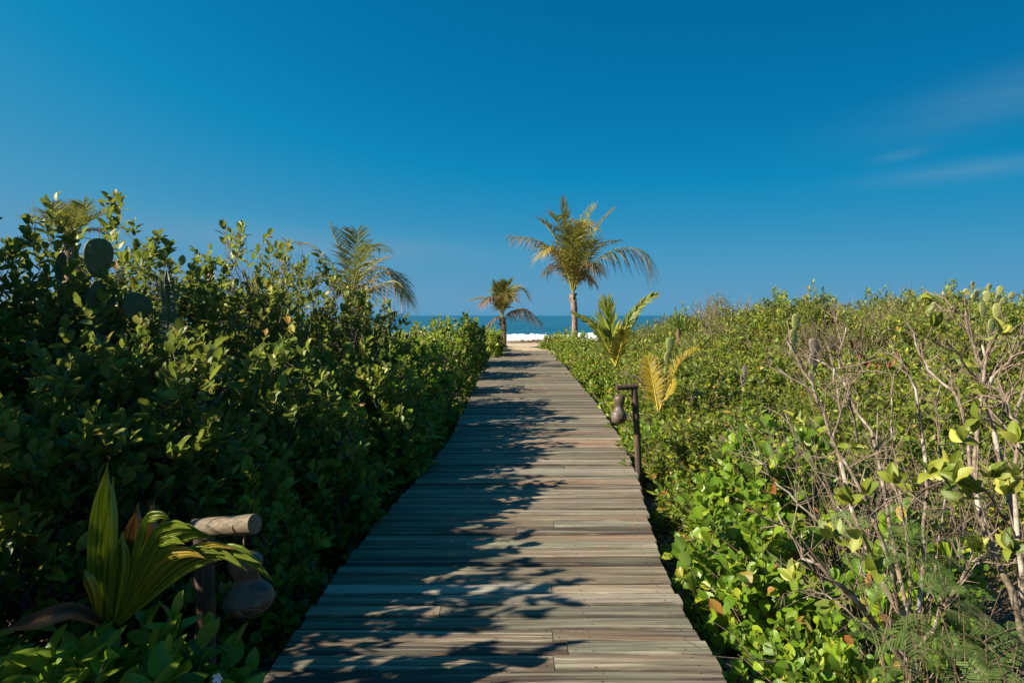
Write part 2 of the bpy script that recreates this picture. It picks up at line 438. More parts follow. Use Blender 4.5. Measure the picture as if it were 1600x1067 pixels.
def sea_material():
    t = NT('sea_water'); geo = t.node('ShaderNodeNewGeometry'); pos = geo.outputs['Position']
    n1 = t.noise(t.mapping(pos, (.05, .22, .2)), 1., 5, .6); n2 = t.noise(t.mapping(pos, (.5, 1.6, 1.)), 1., 3)
    c = t.mix(t.step(n1, .35, .7), (.011, .078, .135), (.022, .115, .172))
    b = t.bump(t.math('ADD', t.math('MULTIPLY', n1, 1.6), t.math('MULTIPLY', n2, .35)), .9, 1.2)
    return t.finish(t.principled(c, .28, .25, b))
M['sea'] = sea_material()
def foam_material():
    t = NT('sea_foam'); geo = t.node('ShaderNodeNewGeometry')
    n = t.noise(geo.outputs['Position'], 1.1, 6, .7)
    return t.finish(t.principled(t.mix(t.step(n, .3, .7), (.66, .72, .76), (.84, .86, .87)), .9, .2, t.bump(n, .8, .4)))
M['foam'] = foam_material()

# ------------------------------------------------------------------ the lie of the land
_Y = np.array([-4, 2.5, 3.6, 4.4, 4.9, 6.0, 6.85, 8.2, 10.85, 15.8, 25, 40])
_C = np.array([-.05, -.06, -.085, -.06, -.02, .11, .19, .285, .32, .31, .39, .5])
_Z = np.interp(_Y, [-4, 4.0, 6.0, 8.3, 11, 15.5, 19, 22, 26, 40], [0, 0, .08, .135, .22, .30, .325, .335, .34, .34])
_d = np.linspace(-4, 40, 881)
def _sm(v):
    k = np.hanning(25); k /= k.sum(); return np.convolve(np.pad(v, 12, 'edge'), k, 'valid')
_dc, _dz = _sm(np.interp(_d, _Y, _C)), _sm(np.interp(_d, _Y, _Z))
def deck_c(Y): return np.interp(Y, _d, _dc)
def deck_z(Y): return np.interp(Y, _d, _dz)
HALF = 1.02
def sstep(x, a, b):
    t = np.clip((x - a) / (b - a), 0, 1); return t * t * (3 - 2 * t)
def ztop_right(X, Y):
    base = np.interp(Y, [3, 5.5, 7, 9, 11, 13, 16, 30], [.25, .42, .62, .98, 1.5, 1.85, 1.9, 1.7])
    low = deck_z(Y) + .5
    far_ = sstep(Y, 8.5, 12.5)
    return low + (base - low) * sstep((X - deck_c(Y) - 1.3 - .4 * far_) / (2.9 + .9 * far_), 0, 1)
def ground_z(X, Y):
    X, Y = np.asarray(X, float), np.asarray(Y, float)
    dz = deck_z(Y)
    left = np.clip(deck_c(Y) - HALF - X, 0, None); right = np.clip(X - deck_c(Y) - HALF, 0, None)
    g = dz - .30 + .55 * sstep(left, .4, 4.5)
    rt = np.clip(ztop_right(X, Y) - 1.0, dz - .30, None)
    g = np.where(right > 0, dz - .30 + (rt - dz + .30) * sstep(right, .5, 1.8), g)
    sand = .335 + .05 * np.sin(X * .7) * sstep(Y, 27, 30)
    g = g + (sand - g) * sstep(Y, 24.4, 25.4)
    g = g - sstep(Y, 32.5, 75) * 3.2 - sstep(Y, 75, 180) * 4.0
    g = g + .02 * np.sin(X * 2.3 + Y * 1.7) + .015 * np.sin(X * 5.1 - Y * 3.3)
    return g
def grid(xs, ys, zf, name, mat, kind='structure', label=None):
    Xg, Yg = np.meshgrid(xs, ys); Z = zf(Xg, Yg)
    mb = MB(); nx, ny = len(xs), len(ys)
    i = np.arange(ny - 1)[:, None] * nx + np.arange(nx - 1)[None]
    mb.add(np.stack([Xg, Yg, Z], -1), np.stack([i, i + 1, i + nx + 1, i + nx], -1).reshape(-1, 4))
    return tag(mb.build(name, mat), label, None, None, kind)

far = np.geomspace(12, 900, 26)
xs = np.concatenate([-far[::-1], np.arange(-11.8, 12, .2), far])
ys = np.concatenate([-np.geomspace(6, 400, 18)[::-1], np.arange(-5.8, 36, .2), np.geomspace(36.5, 260, 40)])
grid(xs, ys, ground_z, 'ground', M['ground'], label='brown litter covered soil with pale sand at the end of the boardwalk')

SEA = -3.0
def sea_z(X, Y):
    amp = sstep(Y, 60, 110) * (1 - sstep(Y, 600, 1500))
    s = .22 * np.sin(Y * .19 + .6 * np.sin(X * .021) + X * .01) + .12 * np.sin(Y * .43 + X * .03 + 2 * np.sin(X * .017 + 1))
    return SEA + amp * s
xs = np.concatenate([-np.geomspace(210, 28000, 16)[::-1], np.linspace(-200, 200, 81), np.geomspace(210, 28000, 16)])
ys = np.concatenate([np.arange(62, 300, 2.0), np.geomspace(302, 30000, 70)])
grid(xs, ys, sea_z, 'sea', M['sea'], label='blue sea reaching to a level horizon')

def breaker(Y0, h, width, x0, x1, seed):
    r = np.random.default_rng(seed)
    xs = np.arange(x0, x1, .5); prof = np.array([[-2.2, .0], [-1.5, .25], [-.9, .62], [-.35, .92], [0, 1.0], [.35, .86], [.8, .45], [1.2, .12], [1.6, -.1]])
    k = np.exp(-np.linspace(-2, 2, 9) ** 2); k /= k.sum()
    def n(s): return np.convolve(np.pad(r.normal(size=len(xs)), s, 'edge'), np.ones(2 * s + 1) / (2 * s + 1), 'valid') * math.sqrt(s)
    big, mid, small = n(40), n(9), n(2)
    V = []
    for (py, pz) in prof:
        dy = Y0 + py * width + big * 2.0 + mid * .8 + r.normal(size=len(xs)) * .25
        dz = SEA + pz * h * np.clip(1 + .12 * big + .10 * mid + .12 * small, .35, 1.6) + r.normal(size=len(xs)) * .05 * h
        V.append(np.stack([xs, dy, dz - (.3 if pz < 0.05 else 0)], -1))
    V = np.array(V); m, nx = len(prof), len(xs)
    i = np.arange(m - 1)[:, None] * nx + np.arange(nx - 1)[None]
    mb = MB(); mb.add(V, np.stack([i, i + 1, i + nx + 1, i + nx], -1).reshape(-1, 4))
    return mb
tag(breaker(122, 1.25, 2.2, -160, 160, 3).build('surf', M['foam']), 'white foaming breaker rolling in behind the dune', None, None, 'structure')
tag(breaker(99, .5, 3.0, -140, 140, 4).build('surf', M['foam']), 'low white wash in front of the breaker', None, None, 'structure')

# ------------------------------------------------------------------ boardwalk
walk = tag(empty('boardwalk', (0, 0, 0)), 'weathered grey brown plank boardwalk running out to the beach', None, None, 'structure')
PITCH = .1395
prof = []                                                           # cross-section of a board, worn rounded arrises
bw, bt, br = .129, .038, .010
for (y, z) in [(-bw / 2, -bt), (-bw / 2, -br), (-bw / 2 + br * .35, -br * .3), (-bw / 2 + br * 1.3, 0), (-bw / 6, .001), (bw / 6, .001), (bw / 2 - br * 1.3, 0), (bw / 2 - br * .35, -br * .3), (bw / 2, -br), (bw / 2, -bt)]:
    prof.append((y, z))
prof = np.array(prof)
nails = MB()
def nail_disc(p, r=.0045):
    a = np.arange(6) * math.pi / 3
    nails.add(np.vstack([np.stack([p[0] + r * np.cos(a), p[1] + r * np.sin(a), np.full(6, p[2])], -1), [[p[0], p[1], p[2] - .001]]]), None, [(k, (k + 1) % 6, 6) for k in range(6)])
y = 1.9; boards = []
while y < 24.7:
    c = deck_c(y) ; l = c - HALF + rng.normal() * .008; rgt = c + HALF + rng.normal() * .008
    if rng.random() < .34:
        j = c + rng.choice([-.36, -.3, .02, .28, .33]) + rng.normal() * .015
        boards += [(y, l, j - .0022), (y, j + .0022, rgt)]
    else: boards.append((y, l, rgt))
    y += PITCH
print('planks', len(boards))
for (y, x0, x1) in boards:
    n = 9; L = x1 - x0
    xs_ = np.linspace(-L / 2, L / 2, n)
    bow = rng.normal() * .0022; ph = rng.random() * 6
    V = np.zeros((n, len(prof), 3))
    wob = np.cumsum(rng.normal(size=n)) * .0012; cup = rng.normal() * .0018
    ej = rng.normal(size=(n, 2)) * .0013
    for k in range(n):
        V[k, :, 0] = xs_[k]
        V[k, :, 1] = prof[:, 0] + wob[k] * .5 + np.where(prof[:, 0] < 0, ej[k, 0], ej[k, 1])
        V[k, :, 2] = prof[:, 1] + bow * math.sin(xs_[k] * 2 + ph) + cup * (2 * np.abs(prof[:, 0]) / bw) ** 2
    m = len(prof); i = np.arange(n - 1)[:, None] * m; jj = np.arange(m)[None]
    Q = np.stack([i + jj, i + m + jj, i + m + (jj + 1) % m, i + (jj + 1) % m], -1).reshape(-1, 4)
    tr = []
    for k in range(1, m - 1): tr += [(0, k, k + 1), ((n - 1) * m, (n - 1) * m + k + 1, (n - 1) * m + k)]
    mb = MB(); mb.add(V, Q, tr)
    o = mb.build('plank', M['deck'], walk, smooth=False)
    z = deck_z(y) + rng.normal() * .0032
    o.location = ((x0 + x1) / 2, y + rng.normal() * .0012, z); sl = (deck_z(y + .3) - deck_z(y - .3)) / .6
    o.rotation_euler = (sl + rng.normal() * .024, rng.normal() * .0010, rng.normal() * .0011 + .004)
    if y < 9:
        for xn in (-.93, -.48, 0.0, .47, .92):
            xx = deck_c(y) + xn
            if x0 + .02 < xx < x1 - .02:
                for s in (-.038, .036): nail_disc((xx + rng.normal() * .012, y + s + rng.normal() * .006, z + .0035 + sl * s))
        for xx in (x0 + .035, x1 - .035):
            if abs(xx - deck_c(y)) < .8:
                for s in (-.036, .036): nail_disc((xx + rng.normal() * .005, y + s, z + .0035))
tag(nails.build('nail_heads', M['nail'], walk), kind='stuff')
yy = np.arange(1.5, 24.6, .5)
for off in (-.90, 0., .90):
    mb = MB(); pts = np.stack([deck_c(yy) + off, yy, deck_z(yy) - .04], -1); n = len(yy)
    V = np.concatenate([pts + (-.03, 0, 0), pts + (.03, 0, 0), pts + (.03, 0, -.17), pts + (-.03, 0, -.17)]).reshape(4, n, 3).transpose(1, 0, 2)
    i = np.arange(n - 1)[:, None] * 4; jj = np.arange(4)[None]
    mb.add(V, np.stack([i + jj, i + 4 + jj, i + 4 + (jj + 1) % 4, i + (jj + 1) % 4], -1).reshape(-1, 4), [(0, 1, 2), (0, 2, 3)])
    mb.build('joist', M['joist'], walk, smooth=False)

# ------------------------------------------------------------------ leaves
def leaf_width(shape, t):
    if shape == 'oval': return np.sin(np.pi * np.clip(t, 0, 1) ** .85) ** .75
    if shape == 'obovate': return np.sin(np.pi * np.clip(t, 0, 1) ** 1.35) ** .7
    if shape == 'round': return np.sin(np.pi * np.clip(t, 0, 1) ** 1.1) ** .55
    if shape == 'lance': return np.sin(np.pi * np.clip(t, 0, 1) ** .75)
ROWS = {'hi': [.05, .16, .36, .6, .8, .93], 'mid': [.2, .72], 'mid3': [.14, .48, .84], 'low': [.5]}
def template(shape, res):
    ts = np.array(ROWS[res]); w = leaf_width(shape, ts)
    if res == 'low': w = w * .92
    u, t = [0.], [0.]
    for a, b in zip(ts, w): u += [-b, 0., b]; t += [a] * 3
    u.append(0.); t.append(1.)
    u, t = np.array(u), np.array(t); n = len(u); k = len(ts)
    tris = [(0, 2, 1), (0, 3, 2)]; quads = []
    for r in range(k - 1):
        a = 1 + 3 * r; quads += [(a, a + 1, a + 4, a + 3), (a + 1, a + 2, a + 5, a + 4)]
    a = 1 + 3 * (k - 1); tris += [(a, a + 1, n - 1), (a + 1, a + 2, n - 1)]
    un = np.where(u == 0, 0., 1.)
    return dict(u=u, t=t, un=un, tris=np.array(tris), quads=np.array(quads, int).reshape(-1, 4))
TPL = {}
def tpl(shape, res):
    if (shape, res) not in TPL: TPL[(shape, res)] = template(shape, res)
    return TPL[(shape, res)]

def leaf_verts(T, P, D, N, L, W, fold, curl):
    S = np.cross(D, N)
    x = T['u'][None] * (W / 2)[:, None]
    y = T['t'][None] * L[:, None]
    z = np.abs(x) * fold[:, None] - (T['t'][None] ** 2) * (curl * L)[:, None]
    return P[:, None] + x[..., None] * S[:, None] + y[..., None] * D[:, None] + z[..., None] * N[:, None]

def add_leaves(mb, T, LV, rnd, mat=0):
    n, m = LV.shape[:2]
    if not n: return
    off = (np.arange(n) * m)[:, None, None]
    at = np.zeros((n, m, 3)); at[..., 0] = T['un'][None]; at[..., 1] = T['t'][None]; at[..., 2] = rnd[:, None]
    mb.add(LV, (T['quads'][None] + off).reshape(-1, 4) if len(T['quads']) else None, (T['tris'][None] + off).reshape(-1, 3), at, mat)

def perp(D):
    ref = np.where(np.abs(D[:, 2:3]) > .85, np.array([[1., 0, 0]]), np.array([[0, 0, 1.]]))
    A = unit(np.cross(D, ref)); return A, np.cross(D, A)

def twig_leaves(r, S, D, LEN, k, leafL, leafW, up=.5, open_=(75, 25), jit=.3):
    """leaves set spirally on straight twigs; returns P, D, N, L, W"""
    m = len(S); A, B = perp(D); ph0 = r.random(m) * 6.28
    out = [[], [], [], [], []]
    for j in range(k):
        f = .15 + .85 * (j + r.random(m) * .7) / k
        P = S + D * (LEN * f)[:, None]
        ph = ph0 + j * 2.4 + r.normal(size=m) * .3
        rad = A * np.cos(ph)[:, None] + B * np.sin(ph)[:, None]
        th = np.radians(open_[0] + (open_[1] - open_[0]) * f + r.normal(size=m) * 14)
        d = unit(D * np.cos(th)[:, None] + rad * np.sin(th)[:, None] + UP * .18 + r.normal(size=(m, 3)) * .12)
        nrm = UP * up * .8 + D * .45 + SUNWARD * .35 + r.normal(size=(m, 3)) * jit
        nrm = unit(nrm - d * (nrm * d).sum(-1, keepdims=True))
        sc = np.clip(r.normal(1, .2, m), .5, 1.5) * (1 - .35 * (f > .9))
        out[0].append(P); out[1].append(d); out[2].append(nrm); out[3].append(leafL * sc); out[4].append(leafW * sc * np.clip(r.normal(1, .1, m), .7, 1.3))
    return [np.concatenate(o) for o in out]

def dome_tips(r, m, c, rad, shell=.3, lump=.16, low=-.05, seed=0):
    z = low + (1 - low) * r.random(m); ph = r.random(m) * 2 * np.pi
    s = np.sqrt(np.clip(1 - z * z, 0, 1)); n = np.stack([s * np.cos(ph), s * np.sin(ph), z], -1)
    q = n * 3.1 + seed * 1.7
    l = np.sin(q[:, 0] * 1.9 + np.sin(q[:, 2] * 2.3)) * np.sin(q[:, 1] * 2.1 + q[:, 2]) + .6 * np.sin(q[:, 0] * 4.3 + q[:, 1] * 3.7) * np.sin(q[:, 2] * 4.9)
    f = (1 + lump * l) * (1 - shell * r.random(m) ** 1.4)
    return np.asarray(c) + n * f[:, None] * np.asarray(rad), n

def twig_sticks(mb, S, E, r0, r1, rnd, mat=0, bend=0.0):
    """three-sided sticks from S to E"""
    m = len(S); D = unit(E - S); A, B = perp(D)
    ang = np.array([0, 2.094, 4.189])
    ring = A[:, None] * np.cos(ang)[None, :, None] + B[:, None] * np.sin(ang)[None, :, None]
    V = np.concatenate([S[:, None] + ring * np.reshape(r0, (-1, 1, 1)), E[:, None] + ring * np.reshape(r1, (-1, 1, 1))], 1)
    off = (np.arange(m) * 6)[:, None, None]
    q = np.array([(0, 1, 4, 3), (1, 2, 5, 4), (2, 0, 3, 5)])
    at = np.zeros((m, 6, 3)); at[..., 2] = rnd[:, None]
    mb.add(V, (q[None] + off).reshape(-1, 4), None, at, mat)

def shrub_wood(r, mb, base, spread, starts, n_stems, r0=.02, mat=0, lean=None):
    """stems from the ground, with limbs that reach the twigs"""
    base = np.asarray(base, float); m = len(starts)
    order = r.permutation(m); stems = []
    for k in range(n_stems):
        tip = starts[order[k]]
        b = base + np.array((r.normal() * spread, r.normal() * spread, 0))
        mid = b + (tip - b) * .5 + np.array((*(r.normal(size=2) * .12), .12 * abs(tip[2] - b[2])))
        pts = spline([b, mid, tip], 9); pts[1:-1] += r.normal(size=(7, 3)) * .018
        mb.tube(pts, np.linspace(r0, r0 * .3, 9) * r.uniform(.6, 1.2), 5, mat, r.random(), cap=False); stems.append(pts)
    SP = np.concatenate(stems)
    return SP

def branch_to(r, mb, SP, starts, frac, r0, mat=0):
    """limbs between the stems and a share of the twigs"""
    idx = r.permutation(len(starts))[:int(len(starts) * frac)]
    for ch in np.array_split(idx, max(1, len(idx) // 200)):
        X = starts[ch]; d = np.linalg.norm(X[:, None] - SP[None], axis=-1) + np.where(SP[None, :, 2] > X[:, None, 2] - .05, .6, 0)
        N = SP[np.argmin(d, 1)]
        mid = (N + X) / 2 + r.normal(size=X.shape) * .05 + UP * .03
        rr = r0 * r.uniform(.6, 1.2, len(ch)); k = r.random(len(ch))
        twig_sticks(mb, N, mid, rr, rr * .7, k, mat); twig_sticks(mb, mid, X, rr * .7, rr * .4, k, mat)

LEAF_MESH = {}
def leaf_meshes(shape, mat):
    key = (shape, mat.name)
    if key not in LEAF_MESH:
        r = np.random.default_rng(5); out = []
        T = tpl(shape, 'hi')
        for fold, curl in ((.25, .12), (.5, .2), (.12, .3), (.35, -.06), (.6, .32), (.2, .05)):
            mb = MB(); Z = np.zeros((1, 3))
            LV = leaf_verts(T, Z, np.array([[0, 1., 0]]), np.array([[0, 0, 1.]]), np.ones(1), np.ones(1), np.array([fold]), np.array([curl]))
            LV[0, :, 2] += .03 * np.sin(T['t'] * 9 + fold * 20) * T['un']
            add_leaves(mb, T, LV, np.zeros(1))
            o = mb.build('leaf', mat); me = o.data; bpy.data.objects.remove(o); out.append(me)
        LEAF_MESH[key] = out
    return LEAF_MESH[key]

def leaf_objects(r, root, origin, shape, mat, P, D, N, L, W, name='leaf'):
    ms = leaf_meshes(shape, mat); S = np.cross(D, N)
    for i in range(len(P)):
        o = bpy.data.objects.new(name, ms[r.integers(len(ms))]); COL.objects.link(o); o.parent = root
        m = Matrix.Identity(4)
        for a in range(3):
            m[a][0] = S[i, a] * W[i]; m[a][1] = D[i, a] * L[i]; m[a][2] = N[i, a] * L[i]; m[a][3] = P[i, a] - origin[a]
        o.matrix_basis = m

def in_view(P, margin=1.05):
    y = np.maximum(P[:, 1], .1)
    return (P[:, 1] > .5) & (np.abs(P[:, 0] / y) < .75 * margin) & (np.abs((P[:, 2] - EYE) / y + .04) < .5 * margin)

def shrub(name, label, cat, base, rad, tips, shape, leafL, leafW, mat, bark, k=10, twig=.26, seed=0, n_obj=0, group=None, res='mid',
          n_stems=7, low=-.1, shell=.32, lump=.16, up=.5, out=.8, c_lift=0., bare=0, stem_r=.02, jit=.3, bare_len=.35):
    r = np.random.default_rng(100 + seed)
    base = np.array((base[0], base[1], ground_z(base[0], base[1]) if base[2] is None else base[2]), float)
    root = empty(name, base, label, cat, group)
    c = base + UP * c_lift
    tip, n = dome_tips(r, tips, c, rad, shell, lump, low, seed)
    tip[:, 2] = np.maximum(tip[:, 2], base[2] + .05)
    D = unit(n * (out, out, out * .7) + UP * .55 + r.normal(size=n.shape) * .38)
    LEN = twig * r.uniform(.6, 1.3, tips)
    S = tip - D * LEN[:, None]
    wood = MB()
    SP = shrub_wood(r, wood, base - UP * .05, min(rad[0], rad[1]) * .16, S[n[:, 2] > .15] if (n[:, 2] > .15).sum() > n_stems else S, n_stems, stem_r)
    branch_to(r, wood, SP, S, .5, .006)
    kk = r.random(tips)
    twig_sticks(wood, S, tip, np.full(tips, .0035), np.full(tips, .0018), kk)
    if bare:
        bt, bn = dome_tips(r, bare, c, np.asarray(rad) * 1.0, .12, lump, .25, seed)
        bd = unit(bn * .6 + UP * .8 + r.normal(size=bn.shape) * .3)
        bs = bt - bd * bare_len * .7; be = bt + bd * (bare_len * .45) * r.uniform(.3, 1.2, bare)[:, None]
        bm = bs + (be - bs) * .5 + r.normal(size=bs.shape) * .02
        k2 = r.random(bare)
        twig_sticks(wood, bs, bm, np.full(bare, .0055), np.full(bare, .004), k2); twig_sticks(wood, bm, be, np.full(bare, .004), np.full(bare, .002), k2)
        fk = bm + unit(bd + r.normal(size=bd.shape) * .6) * bare_len * .45
        twig_sticks(wood, bm, fk, np.full(bare, .0035), np.full(bare, .0018), k2)
    tag(wood.build('branches', bark, root, base, smooth=True), kind='stuff')
    P, Dl, N, L, W = twig_leaves(r, S, D, LEN, k, leafL, leafW, up, jit=jit)
    keep = P[:, 2] > base[2] + .02
    P, Dl, N, L, W = P[keep], Dl[keep], N[keep], L[keep], W[keep]
    solo = np.zeros(len(P), bool)
    if n_obj:
        # the leaves that show largest: nearest to the viewer, turned towards him
        d = np.linalg.norm(P - np.array((0, 0, EYE)), axis=1)
        score = d - L * 6 + np.where(in_view(P), 0, 50) + r.random(len(P)) * .35
        solo[np.argsort(score)[:n_obj]] = True
    T = tpl(shape, res); q = ~solo
    fol = MB()
    LV = leaf_verts(T, P[q], Dl[q], N[q], L[q], W[q], r.uniform(.1, .6, q.sum()), r.normal(.15, .12, q.sum()))
    add_leaves(fol, T, LV, r.random(q.sum()))
    if q.any(): tag(fol.build('foliage', mat, root, base, smooth=True), kind='stuff')
    if n_obj: leaf_objects(r, root, base, shape, mat, P[solo], Dl[solo], N[solo], L[solo], W[solo])
    return root


# ------------------------------------------------------------------ shrubs left of the boardwalk
def at_px(px, Y): return (px - 800) / F_PX * Y
def dome(px, top, Y, rx, ry, **kw):
    """a shrub whose crest shows at that height in the distance Y"""
    X = at_px(px, Y); zt = EYE - (top + 14 - 493) / F_PX * Y; g = float(ground_z(X, Y))
    return (X, Y, g), (rx, ry, zt - g)

OV = dict(shape='round', res='mid3', leafL=.088, leafW=.053, mat=M['leaf_oval'], bark=M['bark_twig'], k=8, twig=.26, lump=.14)
left = [
    # px, top, Y, rx, ry, tips, solo leaves, bare twigs, label
    (55, 350, 5.4, 1.15, 1.2, 1050, 300, 25, 'tallest left shrub, oval olive leaves crowding the left picture edge beside the cactus pads'),
    (215, 352, 6.3, 1.15, 1.2, 950, 300, 30, 'oval leaved shrub behind the dark round prickly pear pads on the left'),
    (345, 362, 7.2, 1.2, 1.2, 900, 300, 130, 'oval leaved shrub right of the ribbed column cactus, bare twigs on top'),
    (455, 384, 8.6, 1.2, 1.25, 820, 260, 260, 'twiggy shrub with pale bare branches in front of the leaning left palm'),
    (555, 440, 9.8, 1.05, 1.2, 760, 160, 200, 'sloping right end of the tall left thicket, branches reaching over the sea'),
    (425, 522, 5.3, .9, .85, 700, 300, 0, 'shaded dark shrub bulging from the thicket halfway up the left bank'),
    (548, 530, 6.9, .90, .95, 700, 280, 0, 'shaded shrub beside the middle of the boardwalk, left of its shadowed edge'),
    (255, 505, 4.75, .75, .6, 620, 300, 0, 'shaded shrub hiding the foot of the ribbed column cactus'),
    (130, 500, 4.3, .6, .5, 480, 300, 0, 'shaded leaning shrub in front of the lower prickly pear pads'),
    (285, 560, 4.1, .62, .6, 500, 300, 0, 'shaded shrub over the near gourd lantern, dark hollow below it'),
    (60, 585, 3.5, .60, .7, 460, 300, 0, 'deep shaded oval leaved shrub low at the left picture edge behind the fan shaped palm'),
]
for i, (px, top, Y, rx, ry, tips, no, bare, lab) in enumerate(left):
    b, rad = dome(px, top, Y, rx, ry)
    shrub('oval_leaved_shrub', lab, 'shrub', b, rad, int(tips * .86), seed=i, n_obj=no, bare=bare, n_stems=9, **OV)
# shrubs that go on beyond the left edge of the frame and shade the near boards; the tallest is added unseen, its neighbour raised, to shade the left bank
for i, (X, Y, rx, ry, h) in enumerate([(-2.75, 1.9, .95, 1.0, 2.1), (-3.0, .6, 1.0, .9, 2.2), (-2.95, 2.95, .75, .7, 2.35), (-4.5, 3.3, 1.2, 1.2, 2.65), (-4.75, 4.7, 1.1, 1.1, 2.75), (-5.8, 5.6, 1.3, 1.3, 2.2)]):
    shrub('oval_leaved_shrub', ['tall oval leaved shrub beside the viewer that shades the nearest boards', 'tall oval leaved shrub behind the viewer on the left', 'thin tall oval leaved shrub beside the left picture edge, dappling the near boards', 'tall oval leaved shrub just beyond the left picture edge', 'tallest oval leaved shrub added unseen beyond the left picture edge to shade the left bank', 'oval leaved shrub behind the tallest one at the left edge'][i],
          'shrub', (X, Y, None), (rx, ry, h), (330, 270, 330, 1250, 1250, 620)[i], seed=20 + i, n_stems=8, **OV)

# low bright hedge along both edges of the boards
HB = dict(shape='obovate', leafL=.078, leafW=.06, mat=M['leaf_hedge'], bark=M['bark_twig'], k=8, twig=.22, up=.5)
hl = [
    (615, 530, 9.6, .85, .85, 620, 'sunlit hedge shrub at the foot of the tall left thicket'),
    (655, 503, 12.0, .95, .95, 620, 'hedge shrub left of the boards where the sea first shows above it'),
    (695, 480, 14.6, 1.0, 1.1, 620, 'highest rounded hedge shrub left of the far boards'),
    (735, 478, 18.0, 1.0, 1.3, 620, 'bright hedge shrub in front of the small far palm'),
    (768, 499, 22.0, .9, 1.4, 560, 'last hedge shrub on the left before the sand'),
    (766, 506, 24.8, .9, 1.4, 520, 'hedge shrub on the sand left of the end of the boards'),
]
for i, (px, top, Y, rx, ry, tips, lab) in enumerate(hl):
    b, rad = dome(px, top, Y, rx, ry)
    lim = float(deck_c(Y)) - HALF + .10 - b[0]; rx2 = min(rx, max(.5, lim)) if Y < 25 else rx
    shrub('hedge_shrub', lab, 'shrub', b, (rx2, ry, rad[2]), tips, seed=40 + i, n_stems=7, **HB)
for i, (X, Y, rx, ry, h, no, lab) in enumerate([
        (-1.62, 4.15, .50, .60, .62, 300, 'low glossy shrub between the near gourd lantern and the boards'),
        (-1.50, 5.35, .50, .65, .72, 300, 'low shaded shrub leaning to the boards behind the near lantern'),
        (-1.35, 6.7, .55, .75, .80, 200, 'low dark shrub on the bend of the left boardwalk edge'),
        (-1.30, 8.1, .60, .8, .95, 0, 'shaded low shrub between the thicket and the middle boards'),
        (-1.22, 9.7, .55, .8, .95, 0, 'low shrub whose sprigs reach over the middle of the left board edge')]):
    shrub('glossy_shrub', lab, 'shrub', (X, Y, None), (rx, ry, h + .42), 360, 'obovate', .066, .045, M['leaf_hedge'], M['bark_twig'], k=9, twig=.2, seed=60 + i, n_obj=no, up=.6)
hr = [
    (878, 503, 23.0, .85, 1.5, 600, 'dense rounded hedge shrub at the foot of the tall palm'),
    (868, 506, 25.8, .8, 1.0, 480, 'hedge shrub on the sand right of the end of the boards'),
    (905, 517, 19.0, .75, 1.3, 560, 'bright hedge shrub right of the far boards before the palm'),
    (925, 545, 15.4, .70, 1.1, 520, 'hedge shrub right of the boards below the young palm'),
    (948, 572, 12.4, .65, .95, 520, 'yellowish low hedge shrub along the right board edge'),
    (975, 606, 10.2, .60, .85, 480, 'low hedge shrub behind the far gourd lantern'),
]
for i, (px, top, Y, rx, ry, tips, lab) in enumerate(hr):
    b, rad = dome(px, top, Y, rx, ry)
    off = max(b[0], float(deck_c(Y)) + HALF + rx * (.82 if Y < 25 else .5))
    shrub('hedge_shrub', lab, 'shrub', (off, Y, b[2]), (rx, ry, rad[2]), tips, seed=80 + i, n_stems=7, **HB)

# broad leaved shrubs in the right foreground
BR = dict(shape='round', leafL=.082, leafW=.066, mat=M['leaf_broad'], bark=M['bark_brown'], k=7, twig=.24, up=.55, shell=.45)
for i, (X, Y, rx, ry, h, tips, no, lf, lab) in enumerate([
        (1.46, 3.15, .48, .55, .44, 230, 300, .058, 'low round leaved shrub spilling over the nearest right board edge'),
        (1.50, 4.05, .52, .65, .78, 270, 300, .078, 'glossy round leaved shrub beside the right board edge before the post'),
        (1.90, 5.05, .66, .62, 1.05, 300, 300, .088, 'tallest glossy shrub with large upright leaves on the right foreground'),
        (2.15, 3.65, .42, .45, .80, 130, 300, .096, 'open large leaved shrub with a few orange leaves left of the bare branches'),
        (1.62, 7.7, .52, .75, .62, 300, 0, .06, 'low green shrub just behind the far gourd lantern post'),
        (1.52, 5.9, .30, .40, .42, 150, 200, .06, 'small green shrub at the foot of the far gourd lantern')]):
    kw = dict(BR); kw['leafL'] = lf; kw['leafW'] = lf * .8
    shrub('broad_leaved_shrub', lab, 'shrub', (X, Y, None), (rx, ry, h), tips, seed=100 + i, n_obj=no, n_stems=6, **kw)

# the thicket right of the boardwalk: three kinds of shrub, repeated
SM = dict(shape='oval', leafL=.068, leafW=.033, bark=M['bark_twig'], k=10, twig=.22, res='low', shell=.4, up=.35, lump=.22, jit=.5)
far_loc = (5.5, 9.0, None)
pa = shrub('thicket_shrub', '-', 'shrub', far_loc, (1.0, 1.0, 1.0), 1250, mat=M['leaf_small'], seed=131, bare=25, bare_len=.22, **SM)
SM2 = dict(SM); SM2.update(shape='obovate', leafL=.074, leafW=.046, k=8)
pb = shrub('thicket_shrub', '-', 'shrub', far_loc, (1.0, 1.0, 1.0), 1100, mat=M['leaf_small'], seed=132, bare=20, bare_len=.22, **SM2)
SM3 = dict(SM); SM3.update(leafL=.042, leafW=.018, k=10)
pc = shrub('twiggy_shrub', '-', 'shrub', far_loc, (1.0, 1.0, 1.0), 1100, mat=M['leaf_dull'], seed=133, bare=140, bare_len=.32, **SM3)
LA = 'small leaved yellow green shrub grown into the thicket right of the boardwalk'
LB = 'obovate leaved green shrub grown into the thicket right of the boardwalk'
LC = 'grey twiggy shrub with sparse leaves in the thicket right of the boardwalk'
r = np.random.default_rng(77); first = {}
spots = []
Yv = 5.6
